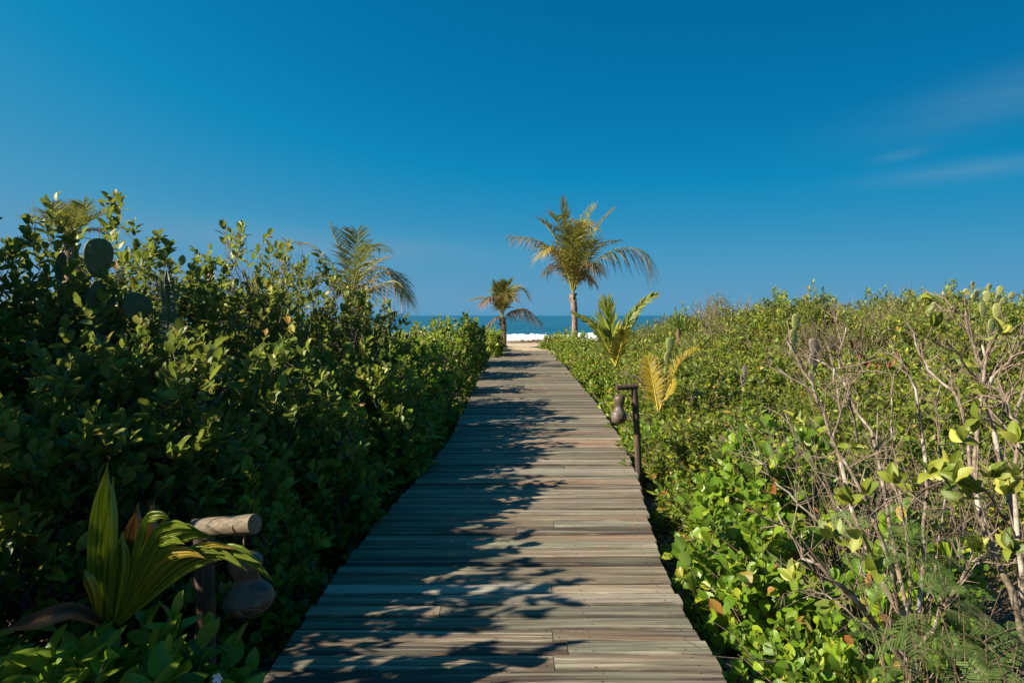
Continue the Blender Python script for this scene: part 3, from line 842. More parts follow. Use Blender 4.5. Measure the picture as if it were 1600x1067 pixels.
while Yv < 18.5:
    Xv = float(deck_c(Yv)) + HALF + (1.25 if Yv < 8 else 1.35)
    while Xv < Yv * .86 + 1:
        spots.append((Xv + r.normal() * .2, Yv + r.normal() * .22)); Xv += 1.28 if Yv < 12 else 1.45
    Yv += 1.12 if Yv < 12 else 1.35
for (X, Y) in spots:
    if Y < 6.6 and X > 3.2 and X / Y < .8 and r.random() < .3: continue
    u = r.random() + .25 * math.sin(X * 1.3 + Y) * .8
    kind = pa if u < .56 else pb if u < .94 else pc
    if X < 3.4 and kind is pc and r.random() < .7: kind = pa
    if Y > 9.5 and 3.6 < X < 8.5 and math.sin(X * 1.1 + 1) > .1 and r.random() < .32: kind = pc
    zt = float(ztop_right(X, Y)); g = float(ground_z(X, Y))
    h = (zt - g) * r.uniform(.76, 1.24); w = r.uniform(.85, 1.2)
    lab, grp = {pa: (LA, 'small leaved shrubs of the right thicket'), pb: (LB, 'obovate leaved shrubs of the right thicket'), pc: (LC, 'twiggy shrubs of the right thicket')}[kind]
    if kind not in first:
        KIDS[kind] = [(c, list(c.children)) for c in kind.children]; first[kind] = 1
        o = kind; tag(o, lab, 'shrub', grp); o.location = (X, Y, g); o.rotation_euler = (0, 0, r.random() * 6.28); o.scale = (w, w, h)
    else: copy_thing(kind, (X, Y, g), r.random() * 6.28, (w, w, h), lab, grp)
print('thicket', len(spots))
# the same low growth behind the left shrubs, down to the dune
r = np.random.default_rng(78)
LL = 'low small leaved shrub on the dune behind the tall left thicket'
for (X, Y) in [(-3.6, 13.2), (-5.2, 12.4), (-4.0, 16.0), (-6.2, 15.5), (-3.4, 19.0), (-5.8, 19.5), (-8.0, 11.0), (-3.2, 22.5), (-7.6, 14.2), (-2.6, 16.6), (-2.3, 20.2), (-6.6, 9.4), (-8.2, 8.2)]:
    copy_thing(pb, (X, Y, float(ground_z(X, Y)) - .05), r.random() * 6.28, (1.2, 1.2, .85 if Y > 12 else 1.4), LL, 'low shrubs behind the left thicket')
LR = 'low small leaved shrub on the dune right of the tall palm'
for (X, Y) in [(2.6, 21.0), (3.0, 24.0), (4.2, 22.5), (5.6, 23.0), (3.6, 19.5), (2.3, 17.6)]:
    copy_thing(pa if r.random() < .6 else pc, (X, Y, float(ground_z(X, Y)) - .05), r.random() * 6.28, (1.1, 1.1, .85), LR, 'low shrubs by the tall palm')

# ------------------------------------------------------------------ palms
def frond(parent, ctrl, n=44, ll=.7, lw=.028, droop=.35, mat=None, rmat=None, r0=.02, seed=0, s0=.14, name='frond', spread=(40, 62), vee=.35, twist=0.0, nseg=4, side=None):
    r = np.random.default_rng(seed)
    pts = spline(ctrl, 26)
    T = unit(np.gradient(pts, axis=0))
    base_side = np.cross(T[12], UP) if side is None else np.array(side, float)
    if np.linalg.norm(base_side) < .15: base_side = np.array((1., .2, 0))
    mb = MB()
    mb.tube(pts, np.linspace(r0, r0 * .18, 26), 5, 1, cap=False)
    sv = np.linspace(s0, 1.0, n)
    ps = np.stack([np.interp(sv, np.linspace(0, 1, 26), pts[:, k]) for k in range(3)], -1)
    Ts = unit(np.stack([np.interp(sv, np.linspace(0, 1, 26), T[:, k]) for k in range(3)], -1))
    for sgn in (-1, 1):
        S = unit(base_side - Ts * (Ts @ base_side)[:, None]); 
        if twist:
            N0 = np.cross(S, Ts); S = S * math.cos(twist) + N0 * math.sin(twist)
        N = unit(np.cross(S, Ts)); N = np.where(N[:, 2:3] < -.2, -N, N)
        a = np.radians(spread[1] + (spread[0] - spread[1]) * sv + r.normal(size=n) * 5)
        prof = (.45 + .55 * np.sin(np.pi * np.clip(sv * .85 + .12, 0, 1))) * np.where(sv > .93, .75, 1)
        ln = ll * prof * r.uniform(.85, 1.1, n)
        d = unit(S * (sgn * np.sin(a))[:, None] + Ts * np.cos(a)[:, None] + N * vee + r.normal(size=(n, 3)) * .06)
        q = np.linspace(0, 1, nseg); wv = np.array([.55, 1., .72, .06]) if nseg == 4 else np.interp(q, [0, .3, .7, 1], [.55, 1, .7, .05])
        wd = unit(np.cross(d, N) + r.normal(size=(n, 3)) * .25)
        dr = droop * r.uniform(.6, 1.4, n)
        P = ps[:, None] + d[:, None] * (ln[:, None] * q[None])[..., None] - UP * ((dr * ln)[:, None] * (q ** 2)[None])[..., None]
        hw = (lw * prof)[:, None] * wv[None] * .5
        V = np.stack([P - wd[:, None] * hw[..., None], P + wd[:, None] * hw[..., None]], 2).reshape(n, nseg * 2, 3)
        off = (np.arange(n) * nseg * 2)[:, None, None]; k = np.arange(nseg - 1)[:, None] * 2
        quad = np.concatenate([k, k + 1, k + 3, k + 2], 1)
        at = np.zeros((n, nseg, 2, 3)); at[..., 0] = [0, 1]; at[..., 1] = q[None, :, None]; at[..., 2] = r.random(n)[:, None, None]
        mb.add(V, (quad[None] + off).reshape(-1, 4), None, at, 0)
    return mb.build(name, [mat or M['palm_green'], rmat or M['rachis']], parent, None)

def palm(name, label, base, crown, trunk_r, fronds, Y, seed, ll=.7, lw=.03, group=None, trunk_mat='bark_palm', fr0=.022, n=44):
    root = empty(name, base, label, 'palm', group)
    b, c = np.asarray(base, float), np.asarray(crown, float)
    loc = lambda p: np.asarray(p, float) - b
    if trunk_r:
        mb = MB(); k = 26; s = np.linspace(0, 1, k); pts = b + (c - b) * s[:, None] + np.stack([.05 * np.sin(s * 3) * 1, 0 * s, -.1 * (s < .01)], -1)
        rr = trunk_r * (1.25 - .45 * s + .10 * (np.arange(k) % 2) + .25 * np.exp(-((s - .78) / .12) ** 2))
        mb.tube([loc(p) for p in pts], rr, 12); mb.build('trunk', M[trunk_mat], root)
        r = np.random.default_rng(seed)                              # old leaf bases round the top of the trunk
        for q in range(7):
            a = q * 2.4; o = np.array((math.cos(a), math.sin(a), 0)); p0 = c - UP * (.12 + .045 * q) + o * trunk_r * .8
            m2 = MB(); m2.tube([loc(p0), loc(p0 + o * .05 + UP * .09), loc(p0 + o * .10 + UP * .14 * r.uniform(.6, 1.4))], [.045, .035, .012], 5); m2.build('leaf_base', M['bark_palm'], root)
    for i, f in enumerate(fronds):
        pxs, dep, kind = f[0], f[1], f[2]
        o = f[3] if len(f) > 3 else {}
        m = len(pxs)
        ctrl = []
        for k, (px, py) in enumerate(pxs):
            t = k / (m - 1); ctrl.append(loc(U(px, py, Y + dep * t)))
        ctrl[0] = loc(c) + (ctrl[1] - loc(c)) * .02
        mats = {'g': ('palm_green', 'rachis'), 'b': ('palm_browned', 'rachis'), 'y': ('palm_yellow', 'rachis_yellow'), 'd': ('palm_dead', 'rachis_brown'), 'n': ('palm_young', 'rachis_yellow')}[kind]
        kw = dict(ll=ll, lw=lw, n=n, r0=fr0); kw.update(o)
        fo = frond(root, ctrl, mat=M[mats[0]], rmat=M[mats[1]], seed=seed * 31 + i, **kw)
        if kind == 'd': tag(fo, 'dead brown drooping frond')
        elif kind == 'y': tag(fo, 'yellowed frond')
    return root

Yp = 25.6; bx = U(897, 520, Yp); bz = float(ground_z(bx[0], Yp))
palm('coconut_palm', 'tall coconut palm with ragged crown standing right of the far end of the boardwalk', (bx[0], Yp, bz), U(895, 458, Yp), .10, [
    ([(894, 448), (878, 408), (842, 376), (797, 368)], -.2, 'b', dict(droop=.75, vee=.1)),
    ([(893, 448), (882, 412), (860, 388), (846, 402)], -1.2, 'y', dict(droop=.5, ll=.8)),
    ([(895, 446), (890, 400), (884, 350), (879, 310)], .3, 'g', dict(droop=.1, vee=.5, spread=(20, 40), ll=.6)),
    ([(894, 446), (878, 395), (858, 358), (843, 345)], .6, 'b', dict(droop=.25, ll=.85)),
    ([(896, 446), (902, 395), (916, 348), (930, 322)], .4, 'g', dict(droop=.2, ll=.8)),
    ([(897, 446), (914, 395), (938, 350), (960, 326)], -.3, 'b', dict(droop=.45, ll=.7)),
    ([(898, 448), (926, 412), (966, 388), (1003, 391), (1015, 412)], -.2, 'b', dict(droop=.95, ll=1.15, vee=.05, n=52)),
    ([(897, 446), (918, 408), (942, 382), (968, 376)], .9, 'b', dict(droop=.5, ll=.75)),
    ([(896, 446), (900, 392), (910, 352), (930, 360)], -1.4, 'y', dict(droop=.5, ll=.75)),
    ([(895, 446), (888, 395), (872, 345), (866, 338)], 1.3, 'g', dict(droop=.3, ll=.9)),
    ([(897, 447), (906, 420), (918, 388), (926, 372)], -1.9, 'g', dict(droop=.35, ll=.9)),
    ([(895, 447), (893, 405), (893, 372), (894, 356)], -1.8, 'g', dict(droop=.3, ll=1.0)),
    ([(895, 447), (898, 405), (905, 365), (912, 346)], 1.9, 'g', dict(droop=.3, ll=.95)),
    ([(894, 447), (886, 420), (874, 398), (866, 392)], 1.7, 'b', dict(droop=.6, ll=.85)),
    ([(896, 448), (908, 425), (925, 412), (938, 425)], -1.3, 'b', dict(droop=.7, ll=.7)),
    ([(894, 449), (884, 428), (866, 415), (852, 428)], .9, 'd', dict(droop=.8, ll=.6)),
    ([(896, 449), (905, 436), (918, 430), (926, 442)], .6, 'd', dict(droop=.9, ll=.5)),
], Yp, 3, ll=.85, lw=.046, n=54)

Yp = 27.0; bx = U(786, 530, Yp)
palm('coconut_palm', 'small windblown palm standing above the left hedge in front of the sea', (bx[0], Yp, float(ground_z(bx[0], Yp))), U(785, 497, Yp), .10, [
    ([(783, 492), (774, 474), (757, 464), (731, 468)], 0, 'b', dict(droop=.5, ll=.35, vee=.05)),
    ([(784, 490), (778, 468), (765, 466), (752, 478)], -.8, 'd', dict(droop=.7, ll=.5)),
    ([(784, 490), (780, 470), (777, 452), (776, 443)], .4, 'g', dict(droop=.1, ll=.5)),
    ([(785, 490), (786, 468), (790, 450), (793, 441)], -.5, 'g', dict(droop=.1, ll=.6)),
    ([(785, 490), (791, 466), (801, 454), (815, 451), (827, 466)], .2, 'b', dict(droop=.6, ll=.55)),
    ([(786, 490), (792, 470), (800, 456), (797, 450)], 1.2, 'g', dict(droop=.2, ll=.7)),
    ([(786, 493), (800, 486), (822, 483), (847, 504)], -.2, 'd', dict(droop=1.0, ll=.55, vee=0.)),
    ([(784, 493), (779, 496), (768, 504), (764, 514)], 0, 'd', dict(droop=.7, ll=.45)),
    ([(785, 490), (788, 472), (795, 460), (802, 470)], -1.3, 'b', dict(droop=.5, ll=.6)),
    ([(785, 490), (782, 470), (780, 458), (770, 455)], 1.4, 'g', dict(droop=.2, ll=.6)),
], Yp, 5, ll=.5, lw=.046, n=46)

Yp = 16.5; bx = U(545, 530, Yp)
palm('coconut_palm', 'leaning palm with long arching fronds rising behind the left thicket', (bx[0], Yp, float(ground_z(bx[0], Yp))), U(546, 482, Yp), .13, [
    ([(546, 480), (540, 440), (530, 390), (515, 351)], .2, 'g', dict(droop=.15, ll=.42, vee=.5)),
    ([(545, 478), (528, 430), (490, 385), (447, 376)], .6, 'b', dict(droop=.45, ll=.4, vee=.1)),
    ([(547, 480), (552, 430), (556, 385), (558, 362)], -.4, 'g', dict(droop=.2, ll=.7)),
    ([(548, 480), (570, 450), (605, 425), (642, 470)], -.2, 'b', dict(droop=.7, ll=.62, vee=.1, n=54)),
    ([(548, 478), (572, 446), (592, 420), (622, 432), (638, 462)], .9, 'g', dict(droop=.6, ll=.6, n=52)),
    ([(549, 480), (578, 452), (618, 440), (640, 466)], -.9, 'b', dict(droop=.75, ll=.6, vee=.05)),
    ([(547, 480), (560, 420), (578, 386), (600, 392)], -.8, 'g', dict(droop=.5, ll=.6)),
    ([(546, 480), (530, 450), (505, 430), (484, 442)], 1.1, 'g', dict(droop=.5, ll=.55)),
    ([(547, 480), (560, 440), (585, 412), (602, 405)], 1.3, 'b', dict(droop=.35, ll=.6)),
], Yp, 7, ll=.6, lw=.034, n=46)

Yp = 12.5; bx = U(108, 420, Yp)
palm('coconut_palm', 'palm crown peeping over the top of the left thicket', (bx[0], Yp, float(ground_z(bx[0], Yp))), U(108, 372, Yp), .12, [
    ([(108, 372), (100, 350), (92, 330), (82, 316)], .3, 'g', dict(droop=.2)),
    ([(108, 372), (122, 350), (132, 330), (131, 317)], -.2, 'g', dict(droop=.2)),
    ([(108, 372), (126, 355), (146, 342), (163, 334)], .2, 'g', dict(droop=.3)),
    ([(108, 372), (90, 355), (66, 345), (40, 342)], 0, 'g', dict(droop=.35)),
    ([(108, 372), (100, 345), (104, 330), (112, 322)], 1.0, 'b', dict(droop=.2)),
    ([(108, 372), (98, 356), (82, 340), (68, 330)], -.8, 'g', dict(droop=.3)),
    ([(108, 372), (130, 362), (152, 360), (174, 372)], .7, 'b', dict(droop=.5)),
    ([(108, 372), (112, 352), (118, 338), (120, 326)], -1.0, 'g', dict(droop=.2)),
], Yp, 9, ll=.42, lw=.02, n=46)

Yp = 11.3; bx = U(962, 575, Yp)
palm('young_palm', 'yellow green young palm sprouting from the right hedge in front of the sea', (bx[0], Yp, float(ground_z(bx[0], Yp)) + .2), U(962, 572, Yp), 0, [
    ([(962, 572), (958, 540), (951, 505), (948, 470)], .1, 'n', dict(droop=.05, ll=.42, vee=.15, spread=(16, 40), lw=.05, n=34, side=(1, -.15, 0))),
    ([(962, 572), (968, 535), (984, 498), (1008, 470), (1024, 460)], -.1, 'n', dict(droop=.12, ll=.22, vee=.12, spread=(15, 30), side=(.72, -.15, -.6))),
    ([(960, 572), (948, 540), (928, 508), (895, 488)], -.1, 'n', dict(droop=.15, ll=.2, vee=.12, spread=(15, 30), side=(.6, -.2, .7))),
    ([(960, 574), (950, 550), (942, 520), (934, 478)], .2, 'g', dict(droop=.05, ll=.16, vee=.6, spread=(12, 25))),
    ([(964, 572), (975, 540), (986, 515), (1000, 490)], .3, 'n', dict(droop=.15, ll=.2, vee=.7, spread=(18, 30))),
    ([(963, 574), (968, 550), (974, 528), (976, 516)], -.4, 'y', dict(droop=.15, ll=.24)),
], Yp, 11, ll=.3, lw=.042, fr0=.016, n=34)

Yp = 8.4; bx = U(1030, 650, Yp)
palm('young_palm', 'yellow young palm with two short fronds behind the far gourd lantern', (bx[0], Yp, float(ground_z(bx[0], Yp)) + .1), U(1029, 645, Yp), 0, [
    ([(1028, 642), (1023, 612), (1017, 580), (1012, 558)], .1, 'y', dict(droop=.1, ll=.21, vee=.2, spread=(40, 60), n=44, side=(1, -.2, 0))),
    ([(1031, 640), (1042, 608), (1062, 570), (1090, 545)], .1, 'y', dict(droop=.12, ll=.17, vee=.7, spread=(25, 42), n=40)),
    ([(1027, 645), (1012, 610), (996, 592), (968, 582)], .3, 'd', dict(droop=.3, ll=.08)),
    ([(1031, 645), (1038, 625), (1048, 610), (1052, 590)], .5, 'y', dict(droop=.1, ll=.13, n=26)),
], Yp, 13, ll=.25, lw=.026, fr0=.011)

# ------------------------------------------------------------------ cacti
def pad(parent, c, w, h, t, yaw, tilt, roll, mat, name='pad', seed=0, spines=True):
    """one flattened joint of a prickly pear; c is the lower end of the pad"""
    r = np.random.default_rng(seed); mb = MB(); nu, nv = 18, 11
    Rm = np.array(Matrix.Rotation(yaw, 3, 'Z') @ Matrix.Rotation(roll, 3, 'Y') @ Matrix.Rotation(tilt, 3, 'X'))
    V, ring = [], []
    for i in range(nv):
        th = math.pi * (.05 + .93 * i / (nv - 1)); s = (1 - math.cos(th)) / 2; z = h * s; ww = w / 2 * math.sin(th) ** .85 * (.70 + .42 * s)
        for j in range(nu):
            a = 2 * math.pi * j / nu
            V.append((ww * math.cos(a), t / 2 * math.sin(a) * (ww / (w / 2)) ** .5 + .004 * math.sin(5 * s + w * 60), z))
    V = np.array(V) @ Rm.T + c
    i = np.arange(nv - 1)[:, None] * nu; j = np.arange(nu)[None]; jn = (j + 1) % nu
    mb.add(V, np.stack([i + j, i + jn, i + nu + jn, i + nu + j], -1).reshape(-1, 4), [(0, k + 1, k) for k in range(1, nu - 1)] + [((nv - 1) * nu, (nv - 1) * nu + k, (nv - 1) * nu + k + 1) for k in range(1, nu - 1)])
    o = mb.build(name, mat, parent)
    if spines:
        sp = MB(); n = 46; S, E = [], []
        for q in range(n):
            s = r.uniform(.1, .93); ww = w / 2 * math.sin(math.acos(1 - 2 * s)) ** .85 * (.70 + .42 * s); x = r.uniform(-.9, .9) * ww; side = r.choice((-1, 1))
            p = np.array((x, side * t / 2 * .75 * math.sqrt(max(0, 1 - (x / ww) ** 2)), h * s))
            for _ in range(2):
                S.append(Rm @ p + c); E.append(Rm @ (p + np.array((r.normal() * .014, side * .02, r.normal() * .012 + .004))) + c)
        twig_sticks(sp, np.array(S), np.array(E), np.full(len(S), .0011), np.full(len(S), .0004), np.zeros(len(S)))
        sp.build('spines', M['spine'], o)
    return o
def prickly_pear(label, base, pads, mat, seed, group=None):
    root = empty('prickly_pear', base, label, 'cactus', group); b = np.asarray(base, float)
    for i, (p, w, h, yaw, tilt, roll) in enumerate(pads):
        m = mat if not isinstance(mat, list) else mat[i % len(mat)]
        pad(root, np.asarray(p, float) - b, w, h, min(.034, w * .16), yaw, tilt, roll, m, seed=seed * 10 + i)
    return root
def P_(px, py, Y): return U(px, py, Y)
Y = 5.15
pb_ = P_(160, 620, Y); pb_[2] = float(ground_z(pb_[0], Y))
prickly_pear('dark green prickly pear with two big round pads in front of the tallest left shrub', pb_, [
    (P_(152, 434, Y), .22, .30, .8, 0, .05), (P_(150, 520, Y + .05), .22, .38, .7, .1, .1), (P_(203, 500, Y + .08), .24, .22, .75, -.1, .45),
    (P_(158, 600, Y), .2, .38, .6, .1, -.05), (P_(188, 445, Y), .05, .14, .2, 0, .05)], M['cactus'], 1)
Y = 5.2; pb_ = P_(100, 620, Y); pb_[2] = float(ground_z(pb_[0], Y))
prickly_pear('pale edge on prickly pear left of the dark round pads', pb_, [
    (P_(92, 445, Y), .09, .25, 1.1, 0, .1), (P_(106, 490, Y), .13, .24, .9, .1, -.1), (P_(104, 560, Y), .15, .32, .5, 0, 0)], M['cactus'], 2)
Y = 10.6; pb_ = P_(1550, 560, Y); pb_[2] = float(ground_z(pb_[0], Y))
pads = []
for (px, py, w, h, roll, tilt, yaw) in [(1530, 470, 14, 18, -1.0, 0, .2), (1528, 467, 14, 17, -.45, .1, .3), (1516, 462, 12, 14, -.7, 0, -.2), (1521, 452, 11, 13, -.1, 0, .3), (1542, 473, 15, 20, 0, -.1, -.2), (1544, 455, 12, 13, .35, 0, .2), (1556, 475, 15, 18, .35, .1, .3), (1561, 460, 13, 14, .2, 0, -.3), (1562, 475, 15, 18, 1.0, 0, .2), (1576, 466, 13, 13, .9, 0, .1), (1538, 498, 17, 28, -.2, 0, .2), (1556, 500, 17, 28, .1, 0, -.1), (1548, 524, 18, 28, 0, .1, .2)]:
    s = Y / F_PX; pads.append((P_(px, py, Y + .1 * tilt), w * s * .86, h * s * .95, yaw, tilt, roll))
prickly_pear('cluster of pale yellow green prickly pear pads on the crest at the right picture edge', pb_, pads, M['cactus_pale'], 3)
for i, (px, py, w, h, Y, mat, roll, lab) in enumerate([
        (1243, 517, 16, 27, 10.5, 'cactus_pale', .05, 'single pale green prickly pear pad sticking up from the right thicket'),
        (1274, 555, 19, 27, 9.2, 'cactus_dry', -.15, 'dried grey brown prickly pear pad among the bare branch tips'),
        (1046, 552, 15, 25, 11.0, 'cactus_pale', .05, 'light green prickly pear pad beside the young palms right of the boardwalk'),
        (1163, 588, 9, 17, 9.0, 'cactus_dry', .1, 'small withered grey cactus pad in the green thicket right of the lantern')]):
    b = P_(px, py + 45, Y); b[2] = min(b[2], float(ground_z(b[0], Y)) + .45); s = Y / F_PX
    p2 = P_(px, py, Y); n_st = 2
    pads = [(p2, w * s, h * s, .2, 0, roll)] + [(np.array((b[0], Y + .05, p2[2] - (k + 1) * h * s * .9)), w * s, h * s, .3, 0, -.08) for k in range(n_st)]
    prickly_pear(lab, b, pads, M[mat], 5 + i)
# ribbed column cactus
def column_cactus(label, px, top, Y, r0, seed, h=None):
    b = P_(px, top, Y); zt = b[2]; b[2] = float(ground_z(b[0], Y)); h = zt - b[2]
    root = empty('column_cactus', b, label, 'cactus'); rr = np.random.default_rng(seed)
    mb = MB(); ns, nr = 30, 16; z = np.linspace(0, h, ns); V = []
    for k in range(ns):
        e = math.sqrt(max(0.02, 1 - max(0, (z[k] - h + .07) / .072) ** 2))
        for j in range(nr):
            a = 2 * math.pi * j / nr; q = r0 * e * (1.12 if j % 2 == 0 else .76); V.append((q * math.cos(a) + .03 * math.sin(z[k] * 1.7), q * math.sin(a), z[k]))
    i = np.arange(ns - 1)[:, None] * nr; j = np.arange(nr)[None]; jn = (j + 1) % nr
    mb.add(V, np.stack([i + j, i + jn, i + nr + jn, i + nr + j], -1).reshape(-1, 4), [((ns - 1) * nr, (ns - 1) * nr + k, (ns - 1) * nr + k + 1) for k in range(1, nr - 1)])
    o = mb.build('stem', M['cactus'], root, smooth=False)
    S, E = [], []
    for k in range(24):
        zz = h - .02 - k * .028
        for j in range(0, nr, 2):
            a = 2 * math.pi * j / nr; d = np.array((math.cos(a), math.sin(a), 0)); p = d * r0 * 1.1 + np.array((.03 * math.sin(zz * 1.7), 0, zz))
            for _ in range(3): S.append(p); E.append(p + d * .025 + rr.normal(size=3) * .012)
    sp = MB(); twig_sticks(sp, np.array(S), np.array(E), np.full(len(S), .0011), np.full(len(S), .0004), np.zeros(len(S))); sp.build('spines', M['spine'], o)
column_cactus('tall ribbed column cactus standing in the left thicket right of the round pads', 263, 424, 5.3, .045, 1)
column_cactus('shorter ribbed column cactus low in front of the tall one', 266, 505, 5.15, .028, 2)

# spiky rosette and bare twig tufts on the right skyline
Y = 15.0; b = P_(1060, 520, Y); root = empty('spiky_rosette', b, 'dark spiky yucca tuft on the skyline between palm and right thicket', 'yucca')
r = np.random.default_rng(8)
for q in range(44):
    a = q * 2.4; e = .2 + 1.2 * (q / 44); d = np.array((math.cos(a) * math.cos(e), math.sin(a) * math.cos(e), math.sin(e))); L = r.uniform(.32, .5)
    mb = MB(); A = unit(np.cross(d, UP)); p0 = np.array((0, 0, .1)); V = []
    for s, w in ((0, .012), (.4, .014), (.75, .009), (1, .001)):
        p = p0 + d * L * s - UP * .05 * s * s; V += [p - A * w, p + A * w]
    mb.add(V, [(0, 1, 3, 2), (2, 3, 5, 4), (4, 5, 7, 6)], None, [(0, s, .3) for s in (0, 0, .4, .4, .75, .75, 1, 1)]); mb.build('blade', M['leaf_feather'], root)
mb = MB(); mb.tube([(0, 0, -.5), (0, 0, .15)], [.05, .04], 6); mb.build('stem', M['bark_brown'], root)

def twig_plant(label, base, tips, r0, seed, name='dead_shrub', mat='bark_twig', forks=3, sub=.25):
    root = empty(name, base, label, 'shrub'); b = np.asarray(base, float); r = np.random.default_rng(seed)
    for t in tips:
        t = np.asarray(t, float) - b; mid = t * .5 + r.normal(size=3) * .05 * np.linalg.norm(t)
        pts = spline([np.zeros(3), mid, t], 8); mb = MB(); mb.tube(pts, np.linspace(r0, r0 * .3, 8), 4, 0, r.random())
        for _ in range(forks):
            k = r.integers(2, 7); d = unit(unit(t) + r.normal(size=3) * .55); L = sub * r.uniform(.5, 1.2)
            mb.tube([pts[k], pts[k] + d * L * .5 + r.normal(size=3) * .01, pts[k] + d * L], [r0 * .5, r0 * .35, r0 * .15], 3, 0, r.random(), cap=False)
        mb.build('branch', M[mat], root)
    return root
Y = 13.2; b = P_(1105, 512, Y)
r = np.random.default_rng(4)
twig_plant('leafless fan of thin grey twigs against the sky above the right thicket', b, [P_(px, py, Y + r.normal() * .25) for px, py in ((1082, 482), (1088, 470), (1096, 464), (1103, 462), (1110, 463), (1116, 468), (1122, 478), (1092, 480), (1108, 472), (1128, 486))], .006, 5, forks=4, sub=.2)

# ------------------------------------------------------------------ bare branched shrubs in the right foreground
def bare_shrub(label, base, limbs, seed, r0, leaf_pts, n_leaf):
    """limbs: polylines of (px, py, depth); thick pale branches with side twigs, few big leaves"""
    root = empty('bare_branched_shrub', base, label, 'shrub'); b = np.asarray(base, float); r = np.random.default_rng(seed)
    nodes = []
    for li, (poly, rad0, rad1) in enumerate(limbs):
        pts = spline([P_(*p) - b for p in poly], 14)
        pts[1:-1] += r.normal(size=(12, 3)) * .007
        mb = MB(); rad = np.linspace(rad0, rad1, 14) * .62 * (1 + .12 * (np.arange(14) % 3 == 0))
        mb.tube(pts, rad, 7, 0, r.random() * .4)
        br = mb.build('branch', M['bark_grey'], root)
        tw = MB()
        for _ in range(int(10 + r.integers(6))):
            k = r.integers(3, 13); t = unit(pts[k] - pts[k - 1]); d = unit(t + r.normal(size=3) * .6 + UP * .15); L = r.uniform(.08, .24)
            e = pts[k] + d * L; m_ = pts[k] + d * L * .5 + r.normal(size=3) * .015
            tw.tube([pts[k], m_, e], [rad1 * .55, rad1 * .42, rad1 * .28], 5, 0, r.random() * .6); nodes.append((e, d))
            for _ in range(2):
                d2 = unit(d + r.normal(size=3) * .7); L2 = r.uniform(.04, .12); tw.tube([m_, m_ + d2 * L2], [rad1 * .3, rad1 * .18], 4, 0, r.random()); nodes.append((m_ + d2 * L2, d2))
        tag(tw.build('twigs', M['bark_twig'], br), kind='stuff')
        nodes.append((pts[-1], unit(pts[-1] - pts[-2])))
    if n_leaf:
        P, D, N, L, W = [], [], [], [], []
        pick = [nodes[k] for k in r.choice(len(nodes), min(n_leaf // 3, len(nodes)), replace=False)]
        pick += [(P_(*q) - b, unit(np.array((r.normal() * .4, r.normal() * .4, .8)))) for q in leaf_pts for _ in range(2)]
        for (p, d) in pick:
            for _ in range(3 + r.integers(3)):
                dd = unit(d * .5 + r.normal(size=3) * .6 + UP * .25); nn = unit(UP * .3 + np.array((-.35, -.55, 0)) + r.normal(size=3) * .5); nn = unit(nn - dd * (nn @ dd)); s = r.uniform(.055, .088)
                P.append(p); D.append(dd); N.append(nn); L.append(s); W.append(s * r.uniform(.5, .62))
        leaf_objects(r, root, np.zeros(3), 'oval', M['leaf_large'], np.array(P), np.array(D), np.array(N), np.array(L), np.array(W))
    return root
b1 = P_(1425, 1045, 3.0); b1[2] = float(ground_z(b1[0], 3.0))
bare_shrub('tall bare shrub with pale bark fanning up from the right foreground', b1, [
    ([(1425, 1060, 3.0), (1404, 957, 3.05), (1348, 847, 3.2), (1304, 689, 3.35), (1278, 624, 3.4), (1255, 582, 3.45), (1230, 533, 3.5)], .022, .007),
    ([(1428, 1055, 3.0), (1410, 930, 3.1), (1385, 800, 3.3), (1363, 692, 3.4), (1333, 627, 3.5), (1307, 585, 3.55), (1276, 562, 3.6)], .019, .007),
    ([(1425, 1058, 3.0), (1343, 944, 2.95), (1295, 902, 2.9), (1251, 860, 2.95), (1215, 800, 3.0)], .022, .007),
    ([(1304, 700, 3.35), (1310, 640, 3.3), (1307, 590, 3.3), (1312, 550, 3.3), (1322, 512, 3.3)], .010, .005),
    ([(1340, 690, 3.4), (1327, 608, 3.3), (1338, 580, 3.3), (1347, 552, 3.25)], .010, .006),
    ([(1430, 1050, 3.05), (1440, 900, 3.3), (1446, 760, 3.4), (1431, 614, 3.5), (1411, 569, 3.55), (1395, 545, 3.6)], .020, .007),
    ([(1405, 960, 3.05), (1385, 860, 2.9), (1340, 760, 2.9), (1300, 680, 2.95), (1268, 612, 3.0), (1215, 575, 3.05)], .016, .006),
    ([(1431, 1030, 3.0), (1470, 960, 2.9), (1505, 900, 2.9), (1530, 880, 2.9)], .016, .009),
    ([(1385, 900, 3.1), (1300, 830, 3.3), (1220, 760, 3.4), (1170, 700, 3.5)], .011, .005),
    ([(1440, 900, 3.3), (1400, 780, 3.5), (1370, 700, 3.7), (1372, 640, 3.8)], .010, .005),
    ([(1420, 1000, 3.1), (1365, 880, 3.4), (1310, 790, 3.6), (1262, 720, 3.7), (1225, 640, 3.8)], .010, .004),
    ([(1425, 1000, 3.1), (1420, 860, 3.5), (1400, 740, 3.7), (1392, 640, 3.8), (1398, 580, 3.8)], .010, .004),
    ([(1430, 1020, 3.1), (1460, 880, 3.5), (1475, 760, 3.7), (1462, 660, 3.8), (1470, 600, 3.8)], .011, .004),
    ([(1425, 1030, 3.0), (1330, 960, 3.1), (1270, 920, 3.2), (1230, 930, 3.2)], .009, .004),
], 21, .02, [(1352, 770, 2.9), (1330, 785, 2.85), (1395, 752, 2.8), (1302, 838, 2.75), (1240, 905, 2.8), (1370, 890, 2.6)], 20)
b2 = P_(1590, 1040, 2.9); b2[2] = float(ground_z(b2[0], 2.9))
